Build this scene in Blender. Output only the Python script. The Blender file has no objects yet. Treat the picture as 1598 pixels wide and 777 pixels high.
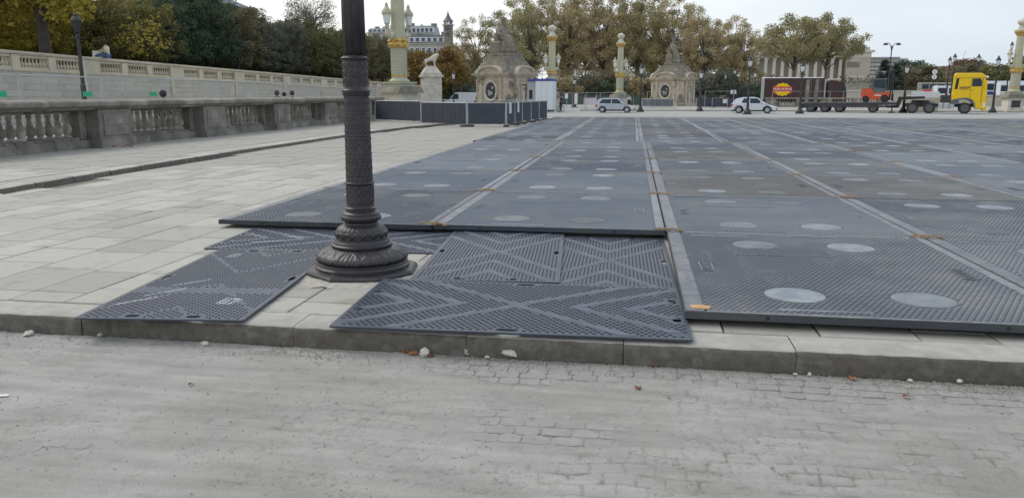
import bpy, math, random
import numpy as np
from mathutils import Vector, Matrix
from mathutils.geometry import tessellate_polygon
S = bpy.context.scene
COL = S.collection
R = math.radians
PI = math.pi
rnd = random.Random(7)
# ------------------------------------------------------------------ camera
EYE = 1.56
PITCH = R(11.42); YAW = R(8.867); FPX = 1200.0
cd = bpy.data.cameras.new('camera'); cam = bpy.data.objects.new('camera', cd); COL.objects.link(cam)
cd.sensor_width = 36; cd.lens = FPX / 1598 * 36; cd.clip_start = .05; cd.clip_end = 6000
cam.location = (0, 0, EYE); cam.rotation_euler = (PI / 2 - PITCH, 0, YAW)
S.camera = cam
def at(px, Y):
    """X of the point at depth Y seen in photograph column px (at eye level)."""
    dx, dz = px - 799, 242.5
    fy = math.cos(PITCH) * FPX + math.sin(PITCH) * dz
    return Y * (math.cos(YAW) * dx - math.sin(YAW) * fy) / (math.sin(YAW) * dx + math.cos(YAW) * fy)
def mpp(px, Y):
    """metres per photograph pixel at that place"""
    X = at(px, Y)
    return ((-X * math.sin(YAW) + Y * math.cos(YAW)) * math.cos(PITCH)) / FPX
# ------------------------------------------------------------------ light
SUN_EL, SUN_AZ = R(48), R(-62)
w = bpy.data.worlds.new('World'); S.world = w; w.use_nodes = True
nt = w.node_tree; nt.nodes.clear()
wo = nt.nodes.new('ShaderNodeOutputWorld'); bg = nt.nodes.new('ShaderNodeBackground')
sky = nt.nodes.new('ShaderNodeTexSky'); sky.sky_type = 'NISHITA'; sky.sun_disc = False
sky.sun_elevation = SUN_EL; sky.sun_rotation = SUN_AZ; sky.air_density = 1; sky.dust_density = 3
tc = nt.nodes.new('ShaderNodeTexCoord')
nz = nt.nodes.new('ShaderNodeTexNoise'); nz.inputs['Scale'].default_value = 1.6; nz.inputs['Detail'].default_value = 5
mp = nt.nodes.new('ShaderNodeMapping'); mp.inputs['Scale'].default_value = (1, 1, 3.2)
nt.links.new(tc.outputs['Generated'], mp.inputs[0]); nt.links.new(mp.outputs[0], nz.inputs['Vector'])
cr = nt.nodes.new('ShaderNodeValToRGB')
cr.color_ramp.elements[0].position = .25; cr.color_ramp.elements[0].color = (5.2, 5.9, 6.7, 1)
cr.color_ramp.elements[1].position = .75; cr.color_ramp.elements[1].color = (7.7, 7.75, 7.6, 1)
sx = nt.nodes.new('ShaderNodeSeparateXYZ'); nt.links.new(tc.outputs['Generated'], sx.inputs[0])
mr = nt.nodes.new('ShaderNodeMath'); mr.operation = 'MULTIPLY_ADD'; mr.inputs[1].default_value = -.6
nt.links.new(sx.outputs['X'], mr.inputs[0]); nt.links.new(nz.outputs['Fac'], mr.inputs[2])
nt.links.new(mr.outputs[0], cr.inputs[0])
mx = nt.nodes.new('ShaderNodeMix'); mx.data_type = 'RGBA'; mx.inputs[0].default_value = .82
nt.links.new(sky.outputs[0], mx.inputs[6]); nt.links.new(cr.outputs[0], mx.inputs[7])
nt.links.new(mx.outputs[2], bg.inputs[0]); nt.links.new(bg.outputs[0], wo.inputs[0])
bg.inputs[1].default_value = .115
sl = bpy.data.lights.new('sun', 'SUN'); sl.energy = .9; sl.angle = R(22); sl.color = (1, .97, .92)
so = bpy.data.objects.new('sun', sl); COL.objects.link(so)
# Nishita: rotation 0 = +Y, positive turns towards +X
sd = Vector((math.sin(SUN_AZ) * math.cos(SUN_EL), math.cos(SUN_AZ) * math.cos(SUN_EL), math.sin(SUN_EL)))
so.rotation_euler = sd.to_track_quat('Z', 'Y').to_euler()
S.view_settings.view_transform = 'Standard'; S.view_settings.look = 'None'
S.view_settings.exposure = 0.36; S.view_settings.gamma = 1
S.render.engine = 'CYCLES'
# ------------------------------------------------------------------ materials
def mat(name, col, rough=.7, col2=None, scale=3., bump=0., bscale=40., rand=0., metal=0., lo=.35, hi=.65,
        obj=False, stretch=None, spec=None, dirt=None, dscale=.6, dlo=.5, dhi=.7, emit=None, detail=6):
    m = bpy.data.materials.new(name); m.use_nodes = True
    n = m.node_tree; b = n.nodes['Principled BSDF']; L = n.links.new
    b.inputs['Roughness'].default_value = rough; b.inputs['Metallic'].default_value = metal
    if spec is not None: b.inputs['Specular IOR Level'].default_value = spec
    if obj: src = n.nodes.new('ShaderNodeTexCoord').outputs['Object']
    else: src = n.nodes.new('ShaderNodeNewGeometry').outputs['Position']
    if stretch:
        q = n.nodes.new('ShaderNodeMapping'); q.inputs['Scale'].default_value = stretch; L(src, q.inputs[0]); src = q.outputs[0]
    c = n.nodes.new('ShaderNodeRGB'); c.outputs[0].default_value = (*col, 1); out = c.outputs[0]
    def noise(s, d=detail):
        t = n.nodes.new('ShaderNodeTexNoise'); t.inputs['Scale'].default_value = s; t.inputs['Detail'].default_value = d
        t.inputs['Roughness'].default_value = .62; L(src, t.inputs['Vector']); return t.outputs['Fac']
    def mixc(fac, a, bcol, l, h):
        r = n.nodes.new('ShaderNodeMapRange'); r.inputs[1].default_value = l; r.inputs[2].default_value = h; L(fac, r.inputs[0])
        x = n.nodes.new('ShaderNodeMix'); x.data_type = 'RGBA'; L(r.outputs[0], x.inputs[0]); L(a, x.inputs[6])
        x.inputs[7].default_value = (*bcol, 1); return x.outputs[2]
    if col2: out = mixc(noise(scale), out, col2, lo, hi)
    if dirt: out = mixc(noise(dscale, 8), out, dirt, dlo, dhi)
    if rand:
        oi = n.nodes.new('ShaderNodeObjectInfo'); h = n.nodes.new('ShaderNodeHueSaturation')
        r = n.nodes.new('ShaderNodeMapRange'); r.inputs[3].default_value = 1 - rand; r.inputs[4].default_value = 1 + rand
        L(oi.outputs['Random'], r.inputs[0]); L(r.outputs[0], h.inputs['Value']); L(out, h.inputs['Color']); out = h.outputs[0]
    L(out, b.inputs['Base Color'])
    if bump:
        bp = n.nodes.new('ShaderNodeBump'); bp.inputs['Distance'].default_value = bump; bp.inputs['Strength'].default_value = 1
        L(noise(bscale, 4), bp.inputs['Height']); L(bp.outputs[0], b.inputs['Normal'])
    if emit: b.inputs['Emission Color'].default_value = (*col, 1); b.inputs['Emission Strength'].default_value = emit
    return m
M = {}
M['slab'] = mat('paving stone', (.41, .395, .35), .88, (.37, .36, .33), 7, .006, 55, rand=.15, dirt=(.23, .215, .18), dscale=3.2, dlo=.56, dhi=.74, detail=12)
M['pave'] = mat('pavement bed', (.24, .225, .19), .9, (.15, .14, .12), 5, .004, 50)
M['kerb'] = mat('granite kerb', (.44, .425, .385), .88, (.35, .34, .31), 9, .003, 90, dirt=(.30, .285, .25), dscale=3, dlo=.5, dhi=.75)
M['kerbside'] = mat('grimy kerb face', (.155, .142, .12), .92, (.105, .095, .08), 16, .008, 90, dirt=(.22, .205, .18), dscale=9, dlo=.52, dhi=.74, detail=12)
M['road'] = mat('dusty road surface', (.35, .355, .355), .9, (.29, .29, .285), 2.5, .004, 130, dirt=(.24, .235, .22), dscale=6, dlo=.6, dhi=.75, detail=9)
M['roadtop'] = mat('worn road top', (.385, .38, .36), .92, (.30, .29, .265), .9, .006, 150, dirt=(.28, .27, .245), dscale=9, dlo=.56, dhi=.74, detail=12)
def road_extra():
    m = M['roadtop']; n = m.node_tree; L = n.links.new; b = n.nodes['Principled BSDF']; src = b.inputs['Base Color'].links[0].from_socket
    a = n.nodes.new('ShaderNodeAttribute'); a.attribute_name = 'joint_dirt'
    x = n.nodes.new('ShaderNodeMix'); x.data_type = 'RGBA'; L(a.outputs['Fac'], x.inputs[0]); L(src, x.inputs[6]); x.inputs[7].default_value = (.17, .16, .14, 1)
    g_ = n.nodes.new('ShaderNodeNewGeometry'); t = n.nodes.new('ShaderNodeTexNoise'); t.inputs['Scale'].default_value = 260; t.inputs['Detail'].default_value = 3; L(g_.outputs['Position'], t.inputs['Vector'])
    r = n.nodes.new('ShaderNodeMapRange'); r.inputs[1].default_value = .3; r.inputs[2].default_value = .7; r.inputs[3].default_value = .72; r.inputs[4].default_value = 1.22; L(t.outputs['Fac'], r.inputs[0])
    mp_ = n.nodes.new('ShaderNodeMapping'); mp_.inputs['Scale'].default_value = (.8, 5, 1); L(g_.outputs['Position'], mp_.inputs[0])
    t2 = n.nodes.new('ShaderNodeTexNoise'); t2.inputs['Scale'].default_value = 2.2; t2.inputs['Detail'].default_value = 7; L(mp_.outputs[0], t2.inputs['Vector'])
    r2 = n.nodes.new('ShaderNodeMapRange'); r2.inputs[1].default_value = .35; r2.inputs[2].default_value = .65; r2.inputs[3].default_value = .88; r2.inputs[4].default_value = 1.1; L(t2.outputs['Fac'], r2.inputs[0])
    q = n.nodes.new('ShaderNodeMath'); q.operation = 'MULTIPLY'; L(r.outputs[0], q.inputs[0]); L(r2.outputs[0], q.inputs[1])
    h = n.nodes.new('ShaderNodeHueSaturation'); L(q.outputs[0], h.inputs['Value']); L(x.outputs[2], h.inputs['Color']); L(h.outputs[0], b.inputs['Base Color'])
road_extra()
M['sett'] = mat('road sett', (.325, .32, .30), .9, (.27, .265, .25), 14, .004, 130, rand=.05, dirt=(.26, .255, .24), dscale=8, dlo=.58, dhi=.75)
M['farroad'] = mat('far asphalt', (.36, .36, .35), .9, (.31, .31, .30), .3, .003, 30)
M['matgrey'] = mat('grey plastic mat', (.088, .106, .142), .5, (.13, .145, .17), 1.7, .0012, 160, rand=.42, dirt=(.19, .185, .17), dscale=.8, dlo=.50, dhi=.78, spec=.4, detail=10)
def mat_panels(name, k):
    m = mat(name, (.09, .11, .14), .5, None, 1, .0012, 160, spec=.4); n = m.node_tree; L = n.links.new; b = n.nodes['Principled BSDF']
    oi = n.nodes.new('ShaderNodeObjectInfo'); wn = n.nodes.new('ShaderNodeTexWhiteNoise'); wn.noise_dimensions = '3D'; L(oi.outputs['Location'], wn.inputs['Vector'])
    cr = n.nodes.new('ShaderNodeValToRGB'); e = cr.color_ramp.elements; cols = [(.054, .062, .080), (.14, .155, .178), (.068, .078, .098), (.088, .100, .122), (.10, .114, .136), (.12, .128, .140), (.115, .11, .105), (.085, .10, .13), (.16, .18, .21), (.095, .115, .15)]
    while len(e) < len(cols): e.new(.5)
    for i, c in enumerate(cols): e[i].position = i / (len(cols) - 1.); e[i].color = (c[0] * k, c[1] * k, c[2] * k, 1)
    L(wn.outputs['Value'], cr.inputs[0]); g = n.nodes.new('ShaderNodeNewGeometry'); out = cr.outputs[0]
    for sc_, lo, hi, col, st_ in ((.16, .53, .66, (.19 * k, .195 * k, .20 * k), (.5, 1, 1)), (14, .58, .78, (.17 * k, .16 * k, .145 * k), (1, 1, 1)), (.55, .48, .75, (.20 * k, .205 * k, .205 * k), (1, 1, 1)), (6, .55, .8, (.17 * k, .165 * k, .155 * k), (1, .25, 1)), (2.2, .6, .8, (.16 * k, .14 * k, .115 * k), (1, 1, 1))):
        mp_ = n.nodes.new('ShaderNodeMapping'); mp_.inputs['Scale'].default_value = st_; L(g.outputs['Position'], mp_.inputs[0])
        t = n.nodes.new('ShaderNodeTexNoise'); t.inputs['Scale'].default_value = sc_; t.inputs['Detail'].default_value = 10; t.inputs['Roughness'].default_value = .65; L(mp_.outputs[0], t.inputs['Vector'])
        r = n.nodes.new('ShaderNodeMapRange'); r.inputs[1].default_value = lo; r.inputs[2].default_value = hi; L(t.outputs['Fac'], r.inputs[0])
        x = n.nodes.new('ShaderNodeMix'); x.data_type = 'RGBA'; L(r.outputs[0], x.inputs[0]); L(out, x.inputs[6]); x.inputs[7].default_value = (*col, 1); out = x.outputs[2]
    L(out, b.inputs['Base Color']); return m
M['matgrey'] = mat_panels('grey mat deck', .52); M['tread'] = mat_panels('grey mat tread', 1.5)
M['matedge'] = mat('dusty mat strip', (.13, .145, .17), .6, (.22, .225, .23), 6, .001, 100, rand=.3, dirt=(.10, .105, .12), dscale=9, dlo=.5, dhi=.7)
M['matdisc'] = mat('dusty mat disc', (.14, .16, .19), .6, (.22, .235, .25), 7, .0006, 90, rand=.4, dirt=(.10, .11, .13), dscale=3, dlo=.45, dhi=.7)
M['matside'] = mat('dark mat edge', (.03, .033, .042), .5, (.05, .05, .055), 6)
M['sheet'] = mat('black poly sheet', (.050, .061, .088), .42, (.066, .076, .10), 3, .0006, 160, rand=.06, dirt=(.10, .105, .115), dscale=4, dlo=.58, dhi=.8, spec=.35)
M['nub'] = mat('poly tread', (.026, .032, .048), .5, spec=.25)  # darker than the sheet: shade on the nub sides put into the colour
M['band'] = mat('dusty smooth band', (.125, .142, .175), .55, (.08, .093, .12), 4, .0005, 120, spec=.3)
M['white_print'] = mat('white moulded mark', (.36, .38, .41), .6)
M['strap'] = mat('ochre strap', (.42, .29, .16), .8, (.26, .17, .10), 30, .002, 200, rand=.2)
M['orange'] = mat('orange plug', (.62, .36, .16), .7, (.4, .25, .15), 40)
M['iron'] = mat('painted cast iron', (.028, .025, .030), .40, (.042, .036, .038), 12, .0014, 160, dirt=(.09, .08, .072), dscale=9, dlo=.55, dhi=.8, spec=.5, detail=10)
M['irond'] = mat('dark lamp iron', (.03, .032, .034), .5)
M['glass'] = mat('lamp glass', (.72, .74, .74), .15, spec=.6)
M['dstone'] = mat('weathered grey stone', (.275, .25, .215), .9, (.15, .137, .12), 1.7, .01, 22, dirt=(.36, .33, .28), dscale=1.2, dlo=.53, dhi=.68, rand=.12)
M['bal'] = mat('baluster stone', (.34, .30, .25), .9, (.19, .17, .145), 3.5, .006, 35, dirt=(.42, .40, .36), dscale=2, dlo=.5, dhi=.62, rand=.22)
M['cream'] = mat('cream limestone', (.62, .55, .42), .9, (.48, .43, .34), .8, .01, 9, dirt=(.38, .34, .29), dscale=.5, dlo=.58, dhi=.75, rand=.05)
M['creamlow'] = mat('pale wall courses', (.50, .465, .395), .9, (.44, .41, .35), .7, .01, 9, rand=.07)
M['pstone'] = mat('pavilion stone', (.56, .49, .385), .9, (.40, .345, .265), 1.1, .01, 10, dirt=(.16, .14, .12), dscale=.8, dlo=.53, dhi=.7)
M['pdark'] = mat('sooty roof stone', (.26, .235, .195), .9, (.16, .145, .12), 1.6, .02, 8, dirt=(.3, .27, .22), dscale=1.2, dlo=.52, dhi=.65)
M['white_stone'] = mat('white statue stone', (.66, .62, .54), .85, (.45, .42, .37), 1.4, .01, 12)
M['bronze'] = mat('pale green bronze', (.50, .48, .34), .6, (.42, .42, .30), 1.2)
M['verdi'] = mat('grey green bronze', (.36, .43, .37), .6, (.46, .44, .34), 2)
M['gold'] = mat('gilding', (.62, .42, .10), .4, (.40, .25, .07), 6, metal=.3)
M['screen'] = mat('dark fence screen', (.045, .053, .075), .75, (.06, .068, .09), 2)
M['galv'] = mat('galvanised steel', (.42, .45, .47), .45, metal=.3)
M['rubber'] = mat('dark rubber', (.03, .03, .032), .8)
M['foot'] = mat('dark concrete foot', (.07, .07, .072), .9)
M['green'] = mat('green tag', (.02, .42, .20), .5)
M['paper'] = mat('white paper', (.78, .78, .78), .8)
M['silver'] = mat('silver car paint', (.43, .47, .53), .3, spec=.6)
M['whitecar'] = mat('white car paint', (.60, .63, .69), .3, spec=.6)
M['cglass'] = mat('car glass', (.025, .04, .055), .25, spec=.35)
M['black'] = mat('black plastic', (.02, .02, .022), .6)
M['chassis'] = mat('chassis grey', (.045, .047, .055), .7)
M['edgegrey'] = mat('worn trailer edge', (.13, .13, .13), .7)
M['rim'] = mat('wheel rim', (.35, .36, .38), .4, metal=.4)
M['rimdark'] = mat('dusty truck rim', (.10, .10, .105), .6)
M['yellow'] = mat('yellow cab paint', (.80, .53, .0), .35, spec=.5)
M['ylogo'] = mat('yellow emblem', (.85, .60, .0), .5)
M['red'] = mat('red print', (.60, .035, .02), .5)
M['brown'] = mat('dark brown truck body', (.050, .022, .024), .6, (.06, .03, .03), 1)
M['fork'] = mat('orange forklift paint', (.60, .085, .028), .4)
M['forkdark'] = mat('forklift slate', (.10, .12, .15), .5)
M['blue'] = mat('blue band', (.04, .05, .30), .5)
M['cabin'] = mat('white cabin panel', (.66, .70, .74), .5)
M['cabinside'] = mat('grey cabin side', (.36, .37, .38), .6)
M['slate'] = mat('slate roof', (.10, .11, .13), .6, (.15, .17, .2), .4)
M['zinc'] = mat('zinc roof', (.27, .29, .32), .6, (.34, .35, .36), .3)
M['haus'] = mat('pale facade', (.46, .44, .39), .9, (.38, .36, .32), .2)
M['win'] = mat('window pane', (.07, .08, .10), .2)
M['palais'] = mat('palace stone', (.50, .46, .38), .9, (.44, .40, .33), .15, dirt=(.33, .30, .25), dscale=.1, dlo=.55, dhi=.7)
M['palcol'] = mat('palace column stone', (.62, .59, .52), .9)
M['barkd'] = mat('dark bark', (.045, .036, .03), .9, (.07, .06, .05), 3)
M['barkp'] = mat('plane bark', (.15, .13, .105), .9, (.09, .08, .065), 1)
M['skin'] = mat('skin', (.45, .28, .2), .6)
M['hedge'] = mat('hedge green', (.02, .035, .018), .9, (.035, .05, .02), 3)
M['grassm'] = mat('grass', (.05, .075, .03), .9)
M['plaster'] = mat('plaster chunk', (.66, .64, .59), .9, (.5, .48, .44), 30, .003, 90)
M['mortar'] = mat('gritty mortar', (.50, .48, .42), .95, (.36, .34, .30), 25, .008, 120)
M['pebble'] = mat('grey pebble', (.40, .38, .35), .9, rand=.3)
M['leafb'] = mat('dry leaf', (.33, .12, .05), .8, (.22, .10, .04), 60, rand=.3)
M['lav'] = mat('poster lilac', (.50, .52, .68), .7, (.68, .55, .55), .9)
M['greenm'] = mat('green mesh panel', (.05, .085, .07), .7)
def cloth(name, c): 
    if name not in M: M[name] = mat(name, c, .85)
    return M[name]
def leafmat(name, cols, val=1.):
    m = bpy.data.materials.new(name); m.use_nodes = True
    n = m.node_tree; b = n.nodes['Principled BSDF']; L = n.links.new
    a = n.nodes.new('ShaderNodeAttribute'); a.attribute_name = 'leafrand'
    r = n.nodes.new('ShaderNodeValToRGB'); e = r.color_ramp.elements
    while len(e) < len(cols): e.new(.5)
    for i, c in enumerate(cols): e[i].position = i / (len(cols) - 1); e[i].color = (*[v * 1.45 * val for v in c], 1)
    L(a.outputs['Fac'], r.inputs[0])
    h = n.nodes.new('ShaderNodeHueSaturation'); oi = n.nodes.new('ShaderNodeObjectInfo')
    mr = n.nodes.new('ShaderNodeMapRange'); mr.inputs[3].default_value = .8; mr.inputs[4].default_value = 1.25
    L(oi.outputs['Random'], mr.inputs[0]); L(mr.outputs[0], h.inputs['Value']); L(r.outputs[0], h.inputs['Color'])
    L(h.outputs[0], b.inputs['Base Color']); b.inputs['Roughness'].default_value = .7
    t = n.nodes.new('ShaderNodeBsdfTranslucent'); L(h.outputs[0], t.inputs[0])
    ms = n.nodes.new('ShaderNodeMixShader'); ms.inputs[0].default_value = .25
    L(b.outputs[0], ms.inputs[1]); L(t.outputs[0], ms.inputs[2]); L(ms.outputs[0], n.nodes['Material Output'].inputs[0])
    return m
LM = {
 'yellow': leafmat('yellow olive leaves', [(.13, .11, .02), (.20, .165, .025), (.28, .23, .03), (.20, .13, .03)]),
 'olive': leafmat('olive leaves', [(.09, .09, .03), (.13, .125, .038), (.17, .145, .045), (.12, .10, .04)]),
 'dkgreen': leafmat('dark green leaves', [(.028, .05, .034), (.045, .072, .042), (.06, .088, .05), (.08, .095, .045)]),
 'dkbrown': leafmat('brown green leaves', [(.07, .065, .042), (.10, .09, .05), (.12, .105, .06), (.09, .095, .05)]),
 'hedgegreen': leafmat('clipped green leaves', [(.065, .075, .03), (.10, .105, .038), (.13, .125, .045), (.10, .09, .04)]),
 'orange': leafmat('orange leaves', [(.10, .07, .025), (.16, .10, .03), (.21, .14, .035), (.12, .10, .035)]),
 'plane': leafmat('plane tree leaves', [(.14, .105, .06), (.18, .14, .08), (.16, .15, .07), (.22, .17, .10), (.12, .12, .06)], 1.55),
 'planeg': leafmat('greenish plane leaves', [(.10, .095, .05), (.14, .13, .065), (.18, .16, .08), (.17, .13, .075)], 1.55),
 'planer': leafmat('russet plane leaves', [(.12, .09, .055), (.16, .125, .07), (.19, .15, .08), (.14, .125, .07)], 1.55),
 'greyg': leafmat('grey green leaves', [(.06, .07, .055), (.09, .095, .07), (.12, .11, .08)]),
 'fir': leafmat('blue green needles', [(.018, .035, .032), (.03, .05, .042), (.045, .065, .05)]),
 'red': leafmat('red brown leaves', [(.10, .045, .032), (.14, .065, .045), (.10, .06, .04)]),
 'twig': leafmat('thin grey twigs', [(.12, .10, .085), (.17, .15, .13), (.20, .17, .13)]),
}
# ------------------------------------------------------------------ mesh helpers
class MB:
    def __init__(s): s.v = []; s.f = []; s.mi = []; s.cur = 0
    def add(s, vs, fs):
        o = len(s.v); s.v += [tuple(p) for p in vs]
        for f in fs: s.f.append(tuple(i + o for i in f)); s.mi.append(s.cur)
        return s
    def box(s, x0, x1, y0, y1, z0, z1):
        return s.add([(x0, y0, z0), (x1, y0, z0), (x1, y1, z0), (x0, y1, z0), (x0, y0, z1), (x1, y0, z1), (x1, y1, z1), (x0, y1, z1)],
                     [(0, 3, 2, 1), (4, 5, 6, 7), (0, 1, 5, 4), (1, 2, 6, 5), (2, 3, 7, 6), (3, 0, 4, 7)])
    def bbox(s, cx, cy, cz, sx, sy, sz, c=.0, taper=1.):
        """box centred in xy, base at cz, chamfered top edges"""
        hx, hy = sx / 2, sy / 2; c = min(c, hx * .9, hy * .9, sz * .9)
        t = taper
        if c <= 0: rings = [(1, 1, 0, 0), (t, t, sz, 0)]
        else: rings = [(1, 1, 0, 0), (t, t, sz - c, 0), (t, t, sz, c)]
        vs = []; fs = []
        for (a, b, z, k) in rings:
            x, y = hx * a - k, hy * b - k
            vs += [(cx - x, cy - y, cz + z), (cx + x, cy - y, cz + z), (cx + x, cy + y, cz + z), (cx - x, cy + y, cz + z)]
        for r in range(len(rings) - 1):
            for i in range(4): j = (i + 1) % 4; fs.append((r * 4 + i, r * 4 + j, r * 4 + 4 + j, r * 4 + 4 + i))
        fs.append((3, 2, 1, 0)); n = len(rings) * 4 - 4; fs.append((n, n + 1, n + 2, n + 3))
        return s.add(vs, fs)
    def tube(s, p0, p1, r0, r1=None, n=8, cap=True):
        r1 = r0 if r1 is None else r1
        p0, p1 = Vector(p0), Vector(p1); d = (p1 - p0).normalized()
        a = d.orthogonal().normalized(); b = d.cross(a)
        vs = []
        for p, r in ((p0, r0), (p1, r1)):
            for i in range(n): t = 2 * PI * i / n; vs.append(p + a * (r * math.cos(t)) + b * (r * math.sin(t)))
        fs = [(i, (i + 1) % n, n + (i + 1) % n, n + i) for i in range(n)]
        if cap: fs += [tuple(range(n - 1, -1, -1)), tuple(range(n, 2 * n))]
        return s.add(vs, fs)
    def path(s, pts, rs, n=6):
        pts = [Vector(p) for p in pts]; vs = []; fs = []
        up = Vector((.3, .2, 1)).normalized()
        for k, p in enumerate(pts):
            d = (pts[min(k + 1, len(pts) - 1)] - pts[max(k - 1, 0)]).normalized()
            a = d.cross(up)
            a = a.normalized() if a.length > .05 else d.orthogonal().normalized()
            b = d.cross(a)
            r = rs[k] if hasattr(rs, '__len__') else rs
            for i in range(n): t = 2 * PI * i / n; vs.append(p + a * (r * math.cos(t)) + b * (r * math.sin(t)))
        for k in range(len(pts) - 1):
            for i in range(n): j = (i + 1) % n; fs.append((k * n + i, k * n + j, k * n + n + j, k * n + n + i))
        fs += [tuple(range(n - 1, -1, -1)), tuple(range(len(vs) - n, len(vs)))]
        return s.add(vs, fs)
    def lathe(s, prof, n=24, c=(0, 0, 0), fn=None, cap=True, sx=1, sy=1):
        vs = []; fs = []
        for k, (r, z) in enumerate(prof):
            for i in range(n):
                t = 2 * PI * i / n; q = r + (fn(t, z, r) if fn else 0)
                vs.append((c[0] + sx * q * math.cos(t), c[1] + sy * q * math.sin(t), c[2] + z))
        for k in range(len(prof) - 1):
            for i in range(n): j = (i + 1) % n; fs.append((k * n + i, k * n + j, k * n + n + j, k * n + n + i))
        if cap: fs += [tuple(range(n - 1, -1, -1)), tuple(range(len(vs) - n, len(vs)))]
        return s.add(vs, fs)
    def ball(s, c, rx, ry=None, rz=None, n=10, m=6):
        ry = rx if ry is None else ry; rz = rx if rz is None else rz
        pr = [(max(.001, math.sin(PI * k / m)), -math.cos(PI * k / m)) for k in range(m + 1)]
        vs = []; fs = []
        for r, z in pr:
            for i in range(n): t = 2 * PI * i / n; vs.append((c[0] + rx * r * math.cos(t), c[1] + ry * r * math.sin(t), c[2] + rz * z))
        for k in range(m):
            for i in range(n): j = (i + 1) % n; fs.append((k * n + i, k * n + j, k * n + n + j, k * n + n + i))
        return s.add(vs, fs)
    def prism(s, poly, a0, a1, axis='y', holes=(), inset=0.):
        """polygon (u,v) extruded; axis y: (u,a,v); axis z: (u,v,a); axis x: (a,u,v)"""
        loops = [list(poly)] + [list(h) for h in holes]
        tr = tessellate_polygon([[Vector((p[0], p[1], 0)) for p in l] for l in loops])
        flat = [p for l in loops for p in l]; n = len(flat)
        def mk(p, a): return (p[0], a, p[1]) if axis == 'y' else ((p[0], p[1], a) if axis == 'z' else (a, p[0], p[1]))
        vs = [mk(p, a0) for p in flat] + [mk(p, a1) for p in flat]
        fs = [tuple(t) for t in tr] + [tuple(i + n for i in reversed(t)) for t in tr]
        o = 0
        for l in loops:
            k = len(l)
            for i in range(k): j = (i + 1) % k; fs.append((o + i, o + j, o + j + n, o + i + n))
            o += k
        return s.add(vs, fs)
    def build(s, name, m, parent=None, smooth=False, loc=None, rot=None, auto=None):
        me = bpy.data.meshes.new(name); me.from_pydata(s.v, [], s.f)
        ms = m if isinstance(m, (list, tuple)) else [m]
        for q in ms: me.materials.append(q)
        if len(ms) > 1: me.polygons.foreach_set('material_index', s.mi)
        import bmesh
        bm = bmesh.new(); bm.from_mesh(me); bmesh.ops.recalc_face_normals(bm, faces=bm.faces); bm.to_mesh(me); bm.free()
        if smooth: me.polygons.foreach_set('use_smooth', [True] * len(me.polygons))
        if auto is not None:
            me.polygons.foreach_set('use_smooth', [True] * len(me.polygons))
            me.set_sharp_from_angle(angle=R(auto))
        o = bpy.data.objects.new(name, me); COL.objects.link(o)
        if parent: o.parent = parent
        if loc is not None: o.location = loc
        if rot is not None: o.rotation_euler = (0, 0, rot)
        return o
def tag(o, label=None, cat=None, group=None, kind=None):
    if label: o['label'] = label
    if cat: o['category'] = cat
    if group: o['group'] = group
    if kind: o['kind'] = kind
    return o
def thing(name, label, cat, loc=(0, 0, 0), rz=0, group=None):
    o = bpy.data.objects.new(name, None); o.empty_display_size = .3; COL.objects.link(o)
    o.location = loc; o.rotation_euler = (0, 0, rz); return tag(o, label, cat, group)
def dup(root, loc, rz=0, label=None, group=None, scale=None):
    r = root.copy(); COL.objects.link(r); r.location = loc; r.rotation_euler = (0, 0, rz)
    if label: r['label'] = label
    if group: r['group'] = group
    if scale is not None: r.scale = scale if hasattr(scale, '__len__') else (scale,) * 3
    for ch in list(root.children):
        c = ch.copy(); COL.objects.link(c); c.parent = r
        for g in list(ch.children):
            d = g.copy(); COL.objects.link(d); d.parent = c
    return r
def link(name, me, parent=None, loc=(0, 0, 0), rz=0, scale=None, rot=None):
    o = bpy.data.objects.new(name, me); COL.objects.link(o); o.location = loc
    o.rotation_euler = rot if rot else (0, 0, rz)
    if parent: o.parent = parent
    if scale: o.scale = scale
    return o
ORD = ['first', 'second', 'third', 'fourth', 'fifth', 'sixth', 'seventh', 'eighth', 'ninth', 'tenth', 'eleventh', 'twelfth', 'thirteenth', 'fourteenth', 'fifteenth', 'sixteenth', 'seventeenth', 'eighteenth', 'nineteenth', 'twentieth']
# value noise (numpy)
_g = np.random.RandomState(3).rand(256, 256)
def vnoise(x, y):
    xi = np.floor(x).astype(int); yi = np.floor(y).astype(int); fx = x - xi; fy = y - yi
    fx = fx * fx * (3 - 2 * fx); fy = fy * fy * (3 - 2 * fy)
    a = _g[xi & 255, yi & 255]; b = _g[(xi + 1) & 255, yi & 255]; c = _g[xi & 255, (yi + 1) & 255]; d = _g[(xi + 1) & 255, (yi + 1) & 255]
    return (a * (1 - fx) + b * fx) * (1 - fy) + (c * (1 - fx) + d * fx) * fy
def fbm(x, y, o=4):
    t = 0; a = .5; s = 0
    for _ in range(o): t = t + a * vnoise(x, y); s += a; a *= .5; x = x * 2.03 + 17.1; y = y * 2.03 + 5.3
    return t / s
# ================================================================== SETTING
def zg(Y):  # level of the square: flat, then falling gently
    return 0 if Y < 49 else (-.35 * (Y - 49) / 14 if Y < 63 else -.35)
g = MB(); g.add([(-3000, -3000, -.6), (3000, -3000, -.6), (3000, 4000, -.6), (-3000, 4000, -.6)], [(0, 1, 2, 3)])
tag(g.build('ground', M['farroad']), kind='structure')
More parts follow.
